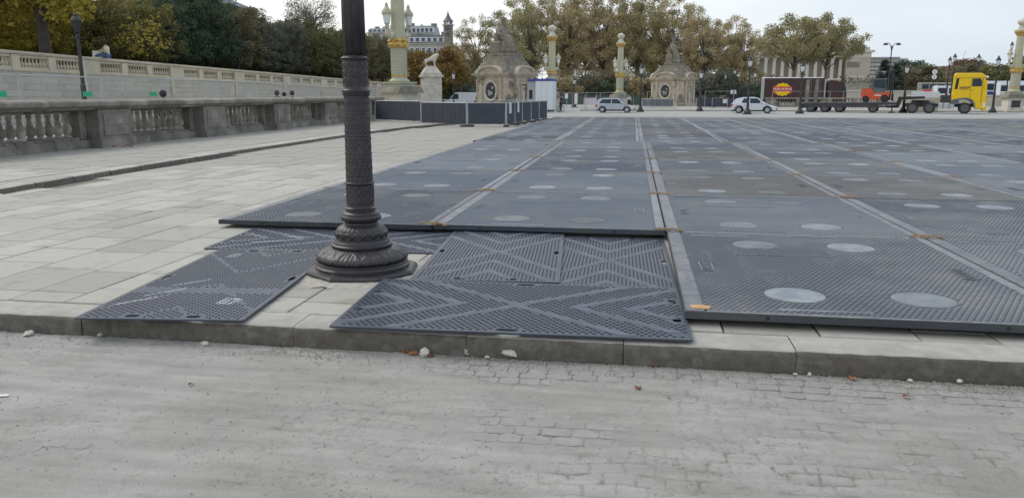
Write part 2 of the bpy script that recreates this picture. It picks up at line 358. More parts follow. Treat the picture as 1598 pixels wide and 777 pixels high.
# pavement bed of the square
g = MB()
Ys = [4.95, 49, 53, 58, 63, 130]; X0, X1 = -32, 110
for i, y in enumerate(Ys): g.v += [(X0, y, zg(y) - .022), (X1, y, zg(y) - .022)]
for i in range(len(Ys) - 1): g.f.append((2 * i, 2 * i + 1, 2 * i + 3, 2 * i + 2)); g.mi.append(0)
pavement = tag(g.build('pavement', M['pave']), kind='structure')
g = MB()
for y in (48.3, 49, 63, 66): g.v += [(-32, y, zg(y) - .012), (110, y, zg(y) - .012)]
for i in range(3): g.f.append((2 * i, 2 * i + 1, 2 * i + 3, 2 * i + 2)); g.mi.append(0)
far_pave = tag(g.build('pavement_strip', M['slab']), kind='structure')
g = MB(); g.add([(-200, 66, -.345), (300, 66, -.345), (300, 88, -.345), (-200, 88, -.345)], [(0, 1, 2, 3)])
tag(g.build('carriageway', M['farroad']), kind='structure')
g = MB(); g.box(-6, 200, 88, 118, -.5, -.22)
tag(g.build('far_pavement', M['slab']), kind='structure')
g = MB(); g.add([(-200, 88, -.343), (-6, 88, -.343), (-6, 140, -.343), (-200, 140, -.343)], [(0, 1, 2, 3)])
tag(g.build('far_roadway', M['farroad']), kind='structure')
# road in the foreground: displaced worn surface, setts showing through in patches
RX0, RX1, RY0, RY1 = -5.2, 4.2, 2.2, 4.74
def patch(x, y):
    """1 where the setts are laid bare"""
    n = fbm(x * 1.7 + 4, y * 2.3 + 9, 3)
    strip = np.clip((y - 4.28 - .18 * (n - .5) * 4) / .12, 0, 1) * np.clip((x + 1.35) / .4, 0, 1)
    c1 = np.clip(1.25 - np.hypot((x + .55) / .62, (y - 3.62) / .27) + (n - .5) * 1.6, 0, 1)
    c2 = np.clip(1.0 - np.hypot((x + 2.75) / .3, (y - 3.15) / .17) + (n - .5) * 1.6, 0, 1)
    c3 = np.clip(1.0 - np.hypot((x + 2.1) / .2, (y - 3.5) / .12) + (n - .5) * 1.4, 0, 1)
    c4 = np.clip(1.0 - np.hypot((x - 1.35) / .35, (y - 3.55) / .13) + (n - .5) * 1.6, 0, 1)
    return np.clip(np.maximum.reduce([strip, c1, c2 * .9, c3 * .8, c4 * .75]), 0, 1)
st = .009
xs = np.arange(RX0, RX1 + st, st); ys = np.arange(RY0, RY1 + st, st)
XX, YY = np.meshgrid(xs, ys)
P = patch(XX, YY)
H = (fbm(XX * .9, YY * .9, 3) - .5) * .014 + (fbm(XX * 9, YY * 9, 4) - .5) * .007 + (fbm(XX * 40, YY * 40, 2) - .5) * .0035
cr_ = fbm(XX * 5 + 50, YY * 7 + 3, 4)
H -= np.clip(.035 - abs(cr_ - .5), 0, .035) * .08 * (fbm(XX * 1.3 + 8, YY * 1.3, 2) > .55)
ZZ = -.147 + H * (1 - .5 * P) - P * .0075 + .0025
edge = np.clip((YY - 4.55) / .2, 0, 1)
ZZ += edge * (fbm(XX * 25 + 3, YY * 25, 3) - .35) * .014
# worn setts telegraph through the dusty screed: grooves along their joints
warp = .02 * np.sin(XX * 1.9 + 1) + .05 * np.sin(XX * 1.1) + (fbm(XX * 3 + 9, YY * 3, 2) - .5) * .10
yr = (4.72 - YY + warp) / .098; ri = np.floor(yr).astype(int); fr = yr - ri
ur = (XX + (fbm(XX * 4, YY * 4 + 31, 2) - .5) * .05) / .145 + (ri * 7919 % 97) / 97.
fu = ur - np.floor(ur)
dj = np.minimum(np.minimum(fr, 1 - fr) * .098, np.minimum(fu, 1 - fu) * .145) + (fbm(XX * 22, YY * 22, 3) - .5) * .022
GR = np.exp(-(np.clip(dj, 0, 1) / .0065) ** 2)
SW = np.clip((fbm(XX * 1.2 + 2.2, YY * 1.9 + 7.7, 5) - .47) / .25, 0, 1) * (.35 + .65 * np.clip((XX + 2.2) / 2.2, 0, 1)) * np.clip((fbm(XX * 8, YY * 8 + 4, 3) - .3) / .35, 0, 1)
GR = GR * SW * (1 - np.clip(P * 1.6, 0, 1))
cell = _g[(ri * 13 + 5) & 255, (np.floor(ur).astype(int) * 7) & 255]
GR *= .85
ZZ += (cell - .5) * .004 * SW * (1 - P) - GR * .006
crk = np.exp(-((cr_ - .5) / .0045) ** 2) * (fbm(XX * 1.3 + 8, YY * 1.3, 2) > .52)
ZZ -= crk * .003
JT = np.clip(GR * .9 + crk * .6 + np.clip(P, 0, 1) * .35, 0, 1)
nx, ny = len(xs), len(ys)
me = bpy.data.meshes.new('road')
V = np.stack([XX.ravel(), YY.ravel(), ZZ.ravel()], 1)
idx = np.arange(nx * ny).reshape(ny, nx)
F = np.stack([idx[:-1, :-1].ravel(), idx[:-1, 1:].ravel(), idx[1:, 1:].ravel(), idx[1:, :-1].ravel()], 1)
me.vertices.add(len(V)); me.vertices.foreach_set('co', V.ravel()); me.loops.add(F.size); me.loops.foreach_set('vertex_index', F.ravel())
me.polygons.add(len(F)); me.polygons.foreach_set('loop_start', np.arange(0, F.size, 4)); me.polygons.foreach_set('loop_total', np.full(len(F), 4))
me.polygons.foreach_set('use_smooth', [True] * len(F)); me.update(); me.materials.append(M['roadtop'])
ja = me.attributes.new('joint_dirt', 'FLOAT', 'POINT'); ja.data.foreach_set('value', JT.ravel().astype(np.float32))
road = bpy.data.objects.new('road', me); COL.objects.link(road); tag(road, kind='structure')
g = MB(); g.add([(-120, -60, -.17), (120, -60, -.17), (120, 4.76, -.17), (-120, 4.76, -.17)], [(0, 1, 2, 3)])
tag(g.build('road_base', M['road']), kind='structure')
# setts
def sett_mesh(k):
    q = random.Random(k); g = MB(); vs = []
    base = [(-.5, -.3), (-.42, -.48), (-.1, -.5), (.2, -.5), (.42, -.47), (.5, -.3), (.5, .28), (.42, .47), (.1, .5), (-.2, .5), (-.42, .48), (-.5, .3)]; n = 12
    base = [(a + q.uniform(-.035, .035), b + q.uniform(-.05, .05)) for a, b in base]
    for ring, (s, z) in enumerate([(1., -.06), (.99, -.004), (.95, 0.0)]):
        for a, b in base: vs.append((a * s, b * s, z + q.uniform(-.001, .001)))
    vs.append((0, 0, .0012))
    fs = [(r * n + i, r * n + (i + 1) % n, r * n + n + (i + 1) % n, r * n + n + i) for r in range(2) for i in range(n)]
    fs += [(2 * n + i, 2 * n + (i + 1) % n, 3 * n) for i in range(n)]
    g.add(vs, fs); o = g.build('sett', M['sett']); me = o.data; bpy.data.objects.remove(o); return me
SM = [sett_mesh(k) for k in range(6)]
cand = []
pitch_y = .098
for r in range(26):
    y = 4.67 - r * pitch_y; x = RX0 + .1 + rnd.random() * .1
    while x < RX1:
        wd = rnd.uniform(.115, .165)
        cx = x + wd / 2; yy = y + .02 * math.sin(cx * 1.9 + r * .3) + (.05 * math.sin(cx * 1.1) if y < 4.2 else 0)
        p = float(patch(np.array([cx]), np.array([yy]))[0])
        if p > .12 and -4.2 < cx < 3.2: cand.append((cx, yy, wd, p))
        x += wd
cand.sort(key=lambda c: math.hypot(c[0], c[1])); cand_far = cand[300:]; cand = cand[:300]
for (cx, yy, wd, p) in cand:
    hh = float(fbm(np.array([cx * .9]), np.array([yy * .9]), 3)[0] - .5) * .014
    link('sett', rnd.choice(SM), road, (cx, yy, -.1475 + hh * .6 + rnd.uniform(-.002, .002)), scale=(wd * .965, pitch_y * .955, 1),
         rot=(R(rnd.uniform(-1.5, 1.5)), R(rnd.uniform(-1.5, 1.5)), R(rnd.uniform(-4, 4))))
if cand_far:
    g = MB()
    for (cx, yy, wd, p) in cand_far: g.bbox(cx, yy, -.2, wd * .93, pitch_y * .9, .052 + rnd.uniform(-.002, .002), .006)
    tag(g.build('sett_remainder', M['sett'], road), kind='stuff')
# kerb
kerb = thing('kerb', None, None); tag(kerb, kind='structure')
joints = [-9.6, -8.2, -6.9, -5.5, -3.87, -2.26, -1.05, -.02, 1.04, 2.5, 3.9, 5.4, 6.9, 8.4]
ks = random.Random(5)
for a, b in zip(joints[:-1], joints[1:]):
    g = MB(); n = max(4, int((b - a) / .08)); ring = []
    a += .0025; b -= .0025
    zt = ks.uniform(-.003, .003); yo = ks.uniform(-.006, .006)
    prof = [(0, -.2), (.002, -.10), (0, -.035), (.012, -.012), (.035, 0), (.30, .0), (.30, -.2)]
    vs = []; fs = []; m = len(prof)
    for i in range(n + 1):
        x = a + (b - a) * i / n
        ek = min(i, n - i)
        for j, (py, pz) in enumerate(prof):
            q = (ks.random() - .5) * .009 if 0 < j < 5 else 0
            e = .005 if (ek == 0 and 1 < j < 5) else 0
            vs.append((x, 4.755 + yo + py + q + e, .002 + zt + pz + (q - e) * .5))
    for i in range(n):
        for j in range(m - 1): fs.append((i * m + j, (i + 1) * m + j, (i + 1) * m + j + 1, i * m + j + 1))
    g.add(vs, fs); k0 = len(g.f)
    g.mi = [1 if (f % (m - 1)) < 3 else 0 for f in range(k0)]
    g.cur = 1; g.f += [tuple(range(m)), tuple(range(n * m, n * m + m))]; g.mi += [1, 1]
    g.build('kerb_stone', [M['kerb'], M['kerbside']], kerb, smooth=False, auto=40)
# paving slabs
g = MB(); g.bbox(0, 0, -.05, 1, 1, .05, .008); o = g.build('slab', M['slab']); SLAB = o.data; bpy.data.objects.remove(o)
slabs = []
sr = random.Random(11)
def step_x(Y):  # the line of the small kerb step between lower paving and footway
    pts = [(9.8, -9.75), (12.5, -9.95), (15.4, -10.15), (20, -10.3), (27.5, -10.35), (34, -10.1), (38.5, -9.2), (41, -8)]
    if Y <= pts[0][0]: return pts[0][1]
    for (a, xa), (b, xb) in zip(pts[:-1], pts[1:]):
        if Y <= b: return xa + (xb - xa) * (Y - a) / (b - a)
    return pts[-1][1]
SK = 0
x = -14.25
while x < 5.2:
    wu = sr.choice([.42, .48, .55, .62]); y = 5.07
    first = True
    while y < 47.2:
        lv = (sr.uniform(.2, .6) if first else sr.uniform(.55, .95)) if y < 25 else sr.uniform(.8, 1.4); first = False
        cx, cy = x + wu / 2, y + lv / 2
        up = cy > 10.62 and cx < step_x(cy)
        ok = not (up and (cx + wu / 2 > step_x(cy) - .30)) and not (cy > 9.3 and step_x(cy) - .05 < cx - wu / 2 + .05 and cx - wu / 2 < step_x(cy) + .02)
        if cx < -9.9 and 9.2 < cy < 10.7: ok = False
        if x > -4.95 and y > 8.9: ok = False
        if x > .3 and y > 6: ok = False
        if y > 41 and cx < -8: ok = ok and cx < -8
        if ok: slabs.append((cx, cy, wu - .012, lv - .012, up))
        y += lv
    x += wu
slabs.sort(key=lambda s: math.hypot(s[0], s[1]))
for (x, y, wu, lv, up) in slabs[:300]:
    link('paving_slab', SLAB, pavement, (x, y, (.1 if up else 0) + sr.uniform(-.003, .003)), SK, scale=(wu, lv, 1))
# far slabs: one object with joints, each coloured by an attribute-free mesh
g = MB(); cS, sS = math.cos(SK), math.sin(SK)
for (x, y, wu, lv, up) in slabs[300:]:
    z = (.1 if up else 0) + sr.uniform(-.004, .004); k = []
    for (a, b) in ((-.5, -.5), (.5, -.5), (.5, .5), (-.5, .5)):
        for zz in (z - .03, z): k.append((x + a * wu * cS - b * lv * sS, y + a * wu * sS + b * lv * cS, zz))
    g.add(k, [(1, 3, 5, 7), (0, 2, 3, 1), (2, 4, 5, 3), (4, 6, 7, 5), (6, 0, 1, 7)])
tag(g.build('paving_slab_remainder', M['slab'], pavement), kind='stuff')
# raised footway beside the balustrade with its little kerb
g = MB()
Yl = [10.6, 12.5, 15.4, 20, 24, 27.5, 31, 34, 38.5, 41, 48]
for y in Yl: g.v += [(-17.9, y, .091), (step_x(y) - .12, y, .091)]
for i in range(len(Yl) - 1): g.f.append((2 * i, 2 * i + 1, 2 * i + 3, 2 * i + 2)); g.mi.append(0)
tag(g.build('footway', M['slab']), kind='structure')
skerb = thing('step_kerb', None, None); tag(skerb, kind='structure')
y = 10.35
while y < 41:
    l = sr.uniform(.9, 1.3); g = MB(); n = 4; vs = []
    for i in range(n + 1):
        yy = y + .01 + (l - .02) * i / n; sxx = step_x(yy)
        vs += [(sxx + .02, yy, -.02), (sxx + sr.uniform(-.012, .012), yy, .085), (sxx - .03, yy, .1), (sxx - .28, yy, .1), (sxx - .28, yy, -.02)]
    fs = [(i * 5 + j, i * 5 + 5 + j, i * 5 + 6 + j, i * 5 + 1 + j) for i in range(n) for j in range(4)]
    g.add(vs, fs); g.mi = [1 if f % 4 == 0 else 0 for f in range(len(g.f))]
    g.f += [(0, 1, 2, 3, 4), (n * 5, n * 5 + 1, n * 5 + 2, n * 5 + 3, n * 5 + 4)]; g.mi += [1, 1]
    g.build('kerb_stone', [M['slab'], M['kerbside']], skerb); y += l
# sloping end block of the step
g = MB(); g.add([(-9.2, 9.75, .0), (-8.95, 10.2, 0), (-9.75, 10.35, .1), (-10.1, 9.9, .1), (-9.2, 9.75, -.05), (-8.95, 10.2, -.05), (-9.75, 10.35, -.05), (-10.1, 9.9, -.05)],
      [(0, 1, 2, 3), (0, 4, 5, 1), (1, 5, 6, 2), (2, 6, 7, 3), (3, 7, 4, 0)])
g.add([(-10.1, 9.5, -.02), (-10.1, 9.9, .1), (-14.3, 9.9, .1), (-14.3, 9.5, -.02), (-14.3, 10.62, .1), (-9.9, 10.62, .1), (-9.78,10.35,.1)], [(0, 1, 2, 3), (1, 6, 5, 4, 2)])
g.build('ramp_block', M['slab'], skerb)
# side street between balustrade and terrace wall
g = MB(); g.add([(-32.2, -5, .0), (-17.9, -5, .0), (-17.9, 48, .0), (-32.2, 48, .0)], [(0, 1, 2, 3)])
tag(g.build('side_street', M['farroad']), kind='structure')
# ================================================================== BIG GROUND MATS
MW, ML, MT = 2.6, 3.135, .095
def stud_mesh(W, L, px, py, hx, hy, h, z, skip, stagger=True, sheet=False):
    """many small pads as numpy arrays -> verts, faces"""
    nx_, ny_ = int(W / px), int(L / py); cs = []
    for j in range(ny_):
        for i in range(nx_):
            x = (i + .5) * W / nx_ + (px * .25 * (1 if j % 2 else -1) if stagger else 0); y = (j + .5) * L / ny_
            if not skip(x, y): cs.append((x, y))
    vs = []; fs = []
    for (x, y) in cs:
        o = len(vs)
        vs += [(x - hx, y - hy, z), (x + hx, y - hy, z), (x + hx, y + hy, z), (x - hx, y + hy, z),
               (x - hx * .75, y - hy * .75, z + h), (x + hx * .75, y - hy * .75, z + h), (x + hx * .75, y + hy * .75, z + h), (x - hx * .75, y + hy * .75, z + h)]
        fs += [(o, o + 1, o + 5, o + 4), (o + 1, o + 2, o + 6, o + 5), (o + 2, o + 3, o + 7, o + 6), (o + 3, o, o + 4, o + 7), (o + 4, o + 5, o + 6, o + 7)]
    return vs, fs
DISC = [(.83, .56), (1.72, .56), (.83, 2.50), (1.72, 2.50)]
BARS = [(.95, .13, .62, .035), (.55, 2.93, .62, .035), (1.35, 3.02, .75, .03), (.60, 3.02, .45, .02), (1.0, 2.0, .9, .012)]
PL = [(.27, 1.45, .11, .36), (2.33, 1.45, .11, .36)]
def skip(x, y):
    if x < .155 or x > MW - .12 or y < .05 or y > ML - .05: return True
    if any(math.hypot(x - a, y - b) < .235 for a, b in DISC): return True
    if any(abs(x - a - 0) < w_ / 2 + .01 and abs(y - b) < h_ / 2 + .012 for a, b, w_, h_ in BARS): return True
    return any(abs(x - a) < w_ / 2 + .01 and abs(y - b) < h_ / 2 + .01 for a, b, w_, h_ in PL)
tread_m = M['tread']
vs, fs = stud_mesh(MW, ML, .044, .040, .016, .010, .0065, MT, skip)
bigmat = thing('ground_mat', 'x', 'ground mat', group='grey studded ground mats laid over the square')
g = MB(); gp = .003
g.box(gp, MW - gp, gp, ML - gp, MT - .05, MT); g.cur = 1; g.box(.13, MW - .13, .13, ML - .13, .0, MT - .055)
dk = g.build('deck', [M['matgrey'], M['matside']], bigmat)
g = MB(); g.add(vs, fs); tag(g.build('tread', tread_m, bigmat), kind='stuff')
g = MB(); g.lathe([(.215, 0), (.213, .005), (.19, .0068), (.001, .0068)], 28); o = g.build('disc', M['matdisc']); dm = o.data; bpy.data.objects.remove(o)
for a, b in DISC: link('disc', dm, bigmat, (a, b, MT))
for x0, x1 in ((.012, .135), (MW - .10, MW - .012)):
    g = MB(); g.bbox((x0 + x1) / 2, ML / 2, MT, x1 - x0, ML - .03, .006, .002); g.build('edge_strip', M['matedge'], bigmat)
for yy_ in (.018, ML - .018): g = MB(); g.bbox(MW / 2, yy_, MT, MW - .30, .026, .006, .002); g.build('end_strip', M['matedge'], bigmat)
for a, b, w_, h_ in BARS: g = MB(); g.bbox(a, b, MT, w_, h_, .0085, .002); g.build('flat_bar', M['matdisc'], bigmat)
for a, b, w_, h_ in PL:
    g = MB()
    for dx in (-.05, .05): g.bbox(a + dx, b, MT, .014, h_, .0085, .002)
    for dy in (-.5, .5): g.bbox(a, b + dy * (h_ - .02), MT, .09, .016, .0085, .002)
    for k in range(4): g.bbox(a, b - .10 + k * .07, MT, .05, .03, .0085, .002)
    g.build('moulded_mark', M['matdisc'], bigmat)
for hx in (.55, 2.05):
    g = MB(); g.tube((hx, gp - .003, MT - .026), (hx, gp + .01, MT - .026), .014, n=10)
    g.build('bolt_hole', M['black'], bigmat)
first = True; mr_ = random.Random(21); ties = []
for row in range(14):
    y0 = 5.2 + row * (ML + .005)
    for c in range(15):
        if row == 0 and c < 2: continue
        x0 = -4.82 + c * 2.603 - (.18 if row >= 6 else 0)
        if x0 > .47 * (y0 + ML) + .6: continue
        lab = 'studded mat with round discs, %s from the left in the %s row from kerb' % (ORD[c if row else c - 2], ORD[row])
        if row == 0 and c == 2: lab = 'grey studded ground mat nearest the kerb with an orange plug at its front corner'
        tint = mr_.random()
        loc = (x0 + mr_.uniform(-.005, .005), y0 + mr_.uniform(-.005, .005) + (.03 if (c == 1) else 0) - (.0 if c else .0), mr_.uniform(0, .008))
        rz = R(mr_.uniform(-.12, .12))
        if row == 0 and c == 2: loc = (x0 + .0, y0, .004)
        if first:
            bigmat.location = loc; bigmat.rotation_euler.z = rz; bigmat['label'] = lab; first = False; o = bigmat
        else: o = dup(bigmat, loc, rz, lab)
        if c and row and row < 7: ties.append((x0, y0, row, c))
# ochre straps tying mat corners
for k, (x, y, row, c) in enumerate(ties):
    if x > 9: continue
    if row > 4 and mr_.random() < .4: continue
    g = MB(); q = random.Random(k * 3 + 1); zt = MT + .018
    for dy in (-.022, .02):
        pts = [(x + .02 + t, y + dy + q.uniform(-.012, .012), zt + .014 * math.sin((t + .2) * 9) + q.uniform(0, .006)) for t in (-.15, -.10, -.05, 0, .05, .10, .15)]
        g.path(pts, [.0065] * 7, 5)
    g.bbox(x + .15, y - .01, MT + .006, .05, .035, .016, .006); g.bbox(x + .03, y, MT + .008, .035, .05, .016, .006)
    o = g.build('corner_strap', M['strap'])
    tag(o, 'ochre strap knotted at the back left corner of the %s mat in the %s row' % (ORD[c if row > 1 else c - 2 if c > 1 else c], ORD[row - 1]) if c > 1 or row > 1 else
        'ochre knotted strap over the mat joint just right of the big lamp post', 'strap', 'straps at the mat corners')
g = MB(); g.lathe([(.05, 0), (.045, .006), (.02, .008), (.001, .004)], 14, (0, 0, 0), fn=lambda t, z, r: .006 * math.sin(5 * t), sx=1.5)
o = g.build('corner_plug', M['orange'], loc=(.50, 5.30, MT + .012)); tag(o, 'orange rusty corner plug on the front left corner of the nearest big mat', 'plug')
# ================================================================== LOOSE BLACK SHEETS WITH CHEVRON TREAD
def loose(label, loc, rz, L_=2.42, W_=1.2, seed=0, marks=False):
    o = thing('track_mat', label, 'ground sheet', loc, rz, 'black chevron ground sheets at the kerb')
    hw, hl = W_ / 2, L_ / 2
    holes = []
    def slot(cx, cy, along):
        pts = []; a, b = (.085, .026) if along else (.026, .085)
        a, b = (.075, .024) if along else (.030, .05)
        for i in range(12):
            t = 2 * PI * i / 12; c, s_ = math.cos(t), math.sin(t)
            pts.append((cx + a * (abs(c) ** .6) * (1 if c > 0 else -1), cy + b * (abs(s_) ** .6) * (1 if s_ > 0 else -1)))
        holes.append(pts)
    hc = [(-.0, -hw + .06, 1), (0, hw - .06, 1), (-hl + .07, -.22, 0), (-hl + .07, .22, 0), (hl - .07, -.22, 0), (hl - .07, .22, 0)]
    for h in hc: slot(*h)
    r_ = .012
    outer = [(-hl + r_, -hw), (hl - r_, -hw), (hl, -hw + r_), (hl, hw - r_), (hl - r_, hw), (-hl + r_, hw), (-hl, hw - r_), (-hl, -hw + r_)]
    g = MB(); g.prism(outer, 0, .013, 'z', holes); g.build('sheet', M['sheet'], o)
    mk = [(-.55, -hw + .16, .3, .03), (.6, hw - .16, .3, .03)]
    plate = (-.42, .0) if marks else None
    def sk(x, y):
        x -= hl; y -= hw
        d = abs(x) - 1.35 * abs(y)
        for a in ((.2, .9) if marks else (-.02, .42, .82)):
            if abs(d - a) < (.03 if marks else .066): return True
        if abs(x) > hl - .03 or abs(y) > hw - .03: return True
        if any(abs(x - a) < (.10 if al else .055) and abs(y - b) < (.045 if al else .075) for a, b, al in hc): return True
        if marks and (abs(x + .42) < .09): return True
        return False
    vs, fs = stud_mesh(L_, W_, .050, .033, .0125, .0058, .004, .013, sk, sheet=True)
    vs = [(a - hl, b - hw, c) for a, b, c in vs]
    g = MB(); g.add(vs, fs); tag(g.build('tread', M['nub'], o), kind='stuff')
    if not marks:
        wd = .056; m_ = 1.35; edge_ = hw - .035; k = 0
        for a_ in (-.02, .42, .82):
            for sx_ in (-1, 1):
                for sy_ in (-1, 1):
                    ym = min(edge_, (hl - .04 - wd - a_) / m_)
                    if ym < .1: continue
                    z_ = .0142 + .0003 * (k % 3); k += 1
                    g = MB(); g.prism([(sx_ * (a_ - wd), 0), (sx_ * (a_ + wd), 0), (sx_ * (a_ + wd + m_ * ym), sy_ * ym), (sx_ * (a_ - wd + m_ * ym), sy_ * ym)], .0131, z_, 'z'); g.build('smooth_band', M['band'], o)
    return o
def mark(parent, x, y, kind):
    g = MB()
    if kind == 'bars':
        g.bbox(x, y - .07, .013, .10, .016, .002); g.bbox(x, y + .07, .013, .10, .016, .002)
        for k in range(4): g.bbox(x - .042 + k * .028, y, .013, .012, .13, .002)
    elif kind == 'block':
        for a, b, c, d in ((-.06, -.035, -.08, .08), (.035, .06, -.08, .08), (-.035, .035, .05, .08), (-.035, .035, -.08, -.05), (-.03, .01, -.03, .0), (-.01, .01, .0, .03)):
            g.box(x + a, x + b, y + c, y + d, .013, .0152)
        g.box(x + .07, x + .077, y - .07, y + .07, .013, .0152); g.box(x + .085, x + .09, y - .06, y + .06, .013, .0152)
    else: g.bbox(x, y, .013, .32, .022, .002); 
    return g.build('moulded_mark', M['white_print'], parent)
sa = loose('black chevron sheet with white marks lying left of the big lamp post at the kerb', (-3.345, 5.89, .017), R(96.2), marks=True)
def wmark(o, px, py, kind, turn=0.):
    c, s_ = math.cos(YAW), math.sin(YAW); dx, dz = px - 799, 388.5 - py; yy = math.cos(PITCH) * FPX + math.sin(PITCH) * dz; zz = -math.sin(PITCH) * FPX + math.cos(PITCH) * dz; k = (.035 - EYE) / zz
    wx_, wy_ = (c * dx - s_ * yy) * k - o.location.x, (s_ * dx + c * yy) * k - o.location.y; a = -o.rotation_euler.z
    m_ = mark(o, 0, 0, kind)
    m_.location = (wx_ * math.cos(a) - wy_ * math.sin(a), wx_ * math.sin(a) + wy_ * math.cos(a), 0); m_.rotation_euler.z = a + turn
for a_ in ((366, 398, 'bars', 0), (356, 469, 'block', 0), (215, 468, 'dash', .9), (258, 455, 'dash', .9), (418, 376, 'dash', .5), (300, 440, 'dash', .9)): wmark(sa, *a_)
sb = loose('black chevron sheet behind the big lamp post, half under the row of big mats', (-3.08, 7.78, .002), R(3.2), L_=2.5)
mark(sb, -.5, .1, 'dash')
sc_ = loose('black chevron sheet lying lengthways right of the big lamp post on top of its neighbours', (-1.27, 7.30, .022), R(94.), L_=2.4, W_=1.25, seed=3)
sd_ = loose('black chevron sheet tucked in the corner between the big mats and the middle sheet', (-.20, 7.14, .002), R(91.0), L_=2.4, W_=1.16)
se = loose('black chevron sheet lying along the kerb edge, topmost, right of the big lamp post', (-.80, 5.385, .040), R(1.2), L_=2.40, W_=1.28)
se.rotation_euler = (R(.85), 0, R(1.6)); se.location.z = .028
# ================================================================== FOREGROUND LAMP POST
post = thing('street_lamp', 'large ornate dark cast iron lamp post standing on an octagonal foot in the foreground', 'lamp post', (-2.35, 6.42, 0))
def smooth_profile(pts, n=8):
    out = []
    for (r0, z0), (r1, z1) in zip(pts[:-1], pts[1:]):
        k = max(1, int(abs(z1 - z0) / .006)) if n else 1
        for i in range(k): t = i / k; out.append((r0 + (r1 - r0) * t, z0 + (z1 - z0) * t))
    out.append(pts[-1]); return out
def curve_profile(pts, k=10):
    out = []; P_ = [pts[0]] + list(pts) + [pts[-1]]
    for i in range(1, len(P_) - 2):
        for j in range(k):
            t = j / k; a, b, c, d = P_[i - 1], P_[i], P_[i + 1], P_[i + 2]
            out.append(tuple(.5 * ((2 * b[m]) + (-a[m] + c[m]) * t + (2 * a[m] - 5 * b[m] + 4 * c[m] - d[m]) * t * t + (-a[m] + 3 * b[m] - 3 * c[m] + d[m]) * t ** 3) for m in (0, 1)))
    out.append(pts[-1]); return out
g = MB(); g.lathe([(.505, -.05), (.502, .03), (.485, .05), (.40, .062)], 8); o = g.build('foot_plate', M['iron'], post, rot=R(22.5 + 9))
g = MB(); g.lathe([(.40, .05), (.412, .056), (.414, .078), (.404, .086), (.398, .09), (.395, .10), (.40, .108), (.395, .116), (.385, .12)], 96); g.build('base_ring', M['iron'], post, auto=40)
def leafrel(t, z, r):
    u = (z - .12) / .12
    n = 10; a = (t * n / (2 * PI)) % 1 - .5
    w_ = .46 * math.sin(min(1, max(0, u * .95 + .12)) * PI) ** .6
    d = abs(a) - w_
    v = .011 * math.exp(-(d / .045) ** 2) + .008 * math.exp(-(a / .03) ** 2) * (u < .9)
    if d < 0: v += .004 * math.cos(a * 40 - u * 9) * (1 - abs(a) / .5)
    b = ((t * n / (2 * PI)) + .5) % 1 - .5
    v += .008 * math.exp(-((abs(b) - .10 - .1 * u) / .03) ** 2) * (u > .25) * (u < .85)
    return v * min(1, max(0, u * 5)) * min(1, max(0, (1 - u) * 6))
g = MB(); g.lathe(curve_profile([(.375, .118), (.396, .135), (.40, .155), (.385, .18), (.345, .205), (.295, .226), (.262, .238), (.250, .244)], 8), 320, fn=leafrel); g.build('bowl_foot', M['iron'], post, smooth=True)
g = MB(); g.lathe(smooth_profile([(.25, .242), (.268, .246), (.27, .262), (.262, .268), (.248, .272), (.244, .288), (.236, .294), (.232, .305)]), 96); g.build('moulding', M['iron'], post, auto=35)
def eggs(t, z, r):
    n = 16; a = ((t * n / (2 * PI)) % 1 - .5) / .5; u = (z - .345) / .03
    d = math.hypot(a, u * .9); return .009 * math.exp(-((d - .75) / .18) ** 2) + .007 * max(0, 1 - d / .55) if z < .39 else .003 * math.cos(t * 32)
g = MB(); g.lathe(curve_profile([(.224, .302), (.218, .315), (.222, .34), (.224, .365), (.214, .392), (.19, .415), (.16, .43), (.148, .438)], 7), 256, fn=eggs); g.build('egg_moulding', M['iron'], post, smooth=True)
g = MB(); g.lathe(curve_profile([(.145, .435), (.142, .45), (.148, .462), (.168, .474), (.176, .494), (.170, .512), (.162, .52), (.164, .53), (.150, .542), (.130, .552)], 5), 128, fn=lambda t, z, r: .0025 * math.cos(t * 24) * (abs(z - .494) < .018)); g.build('torus_ring', M['iron'], post, smooth=True)
g = MB(); g.lathe(smooth_profile([(.128, .55), (.125, .562), (.138, .568), (.139, .580), (.126, .584), (.119, .592), (.118, .60)]), 64); g.build('moulding', M['iron'], post, auto=35)
def lower(t, z, r):
    v = 0
    n = 14; a = (t * n / (2 * PI)) % 1 - .5
    if z < .665:
        u = (z - .645) / .02; d = math.hypot(a * 1.15, u * .5)
        v = .006 * math.exp(-((d - .42) / .09) ** 2) * (z > .615) + .004 * math.exp(-(d / .2) ** 2)
    else:
        n = 7; a = (t * n / (2 * PI)) % 1 - .5
        v = .007 * math.exp(-((abs(a) - .12 - .06 * math.sin((z - .665) * 105)) / .05) ** 2) + .004 * math.exp(-((abs(a) - .38) / .03) ** 2)
    return v
g = MB(); g.lathe([(.118 - .003 * (i / 44), .60 + .004 * i) for i in range(46)], 224, fn=lower); g.build('lower_drum', M['iron'], post, smooth=True)
g = MB()
g.lathe([(.112, .780), (.124, .785), (.128, .79), (.127, .803), (.116, .808)], 224, fn=lambda t, z, r: -.006 * abs(math.sin(t * 8)) if z < .79 else 0); g.build('scalloped_ring', M['iron'], post, smooth=True)
def shaftrel(t, z, r):
    n = 16; rows = .062; row = math.floor((z - .82) / rows)
    a = ((t * n / (2 * PI)) + (.5 if row % 2 else 0)) % 1 - .5; u = ((z - .82) / rows) % 1 - .5
    v = .0055 * math.exp(-((a / .13) ** 2 + ((u - .28) / .13) ** 2))       # bud
    v += .0028 * math.exp(-((abs(a) - .30 * (1 - abs(u) * 1.3)) / .055) ** 2)  # leaf outline
    if row % 3 == 0: v += .002 * math.exp(-((u + .3) / .07) ** 2)
    v += .0016 * math.exp(-(a / .05) ** 2)
    return v
zz = np.linspace(.806, 1.565, 190)
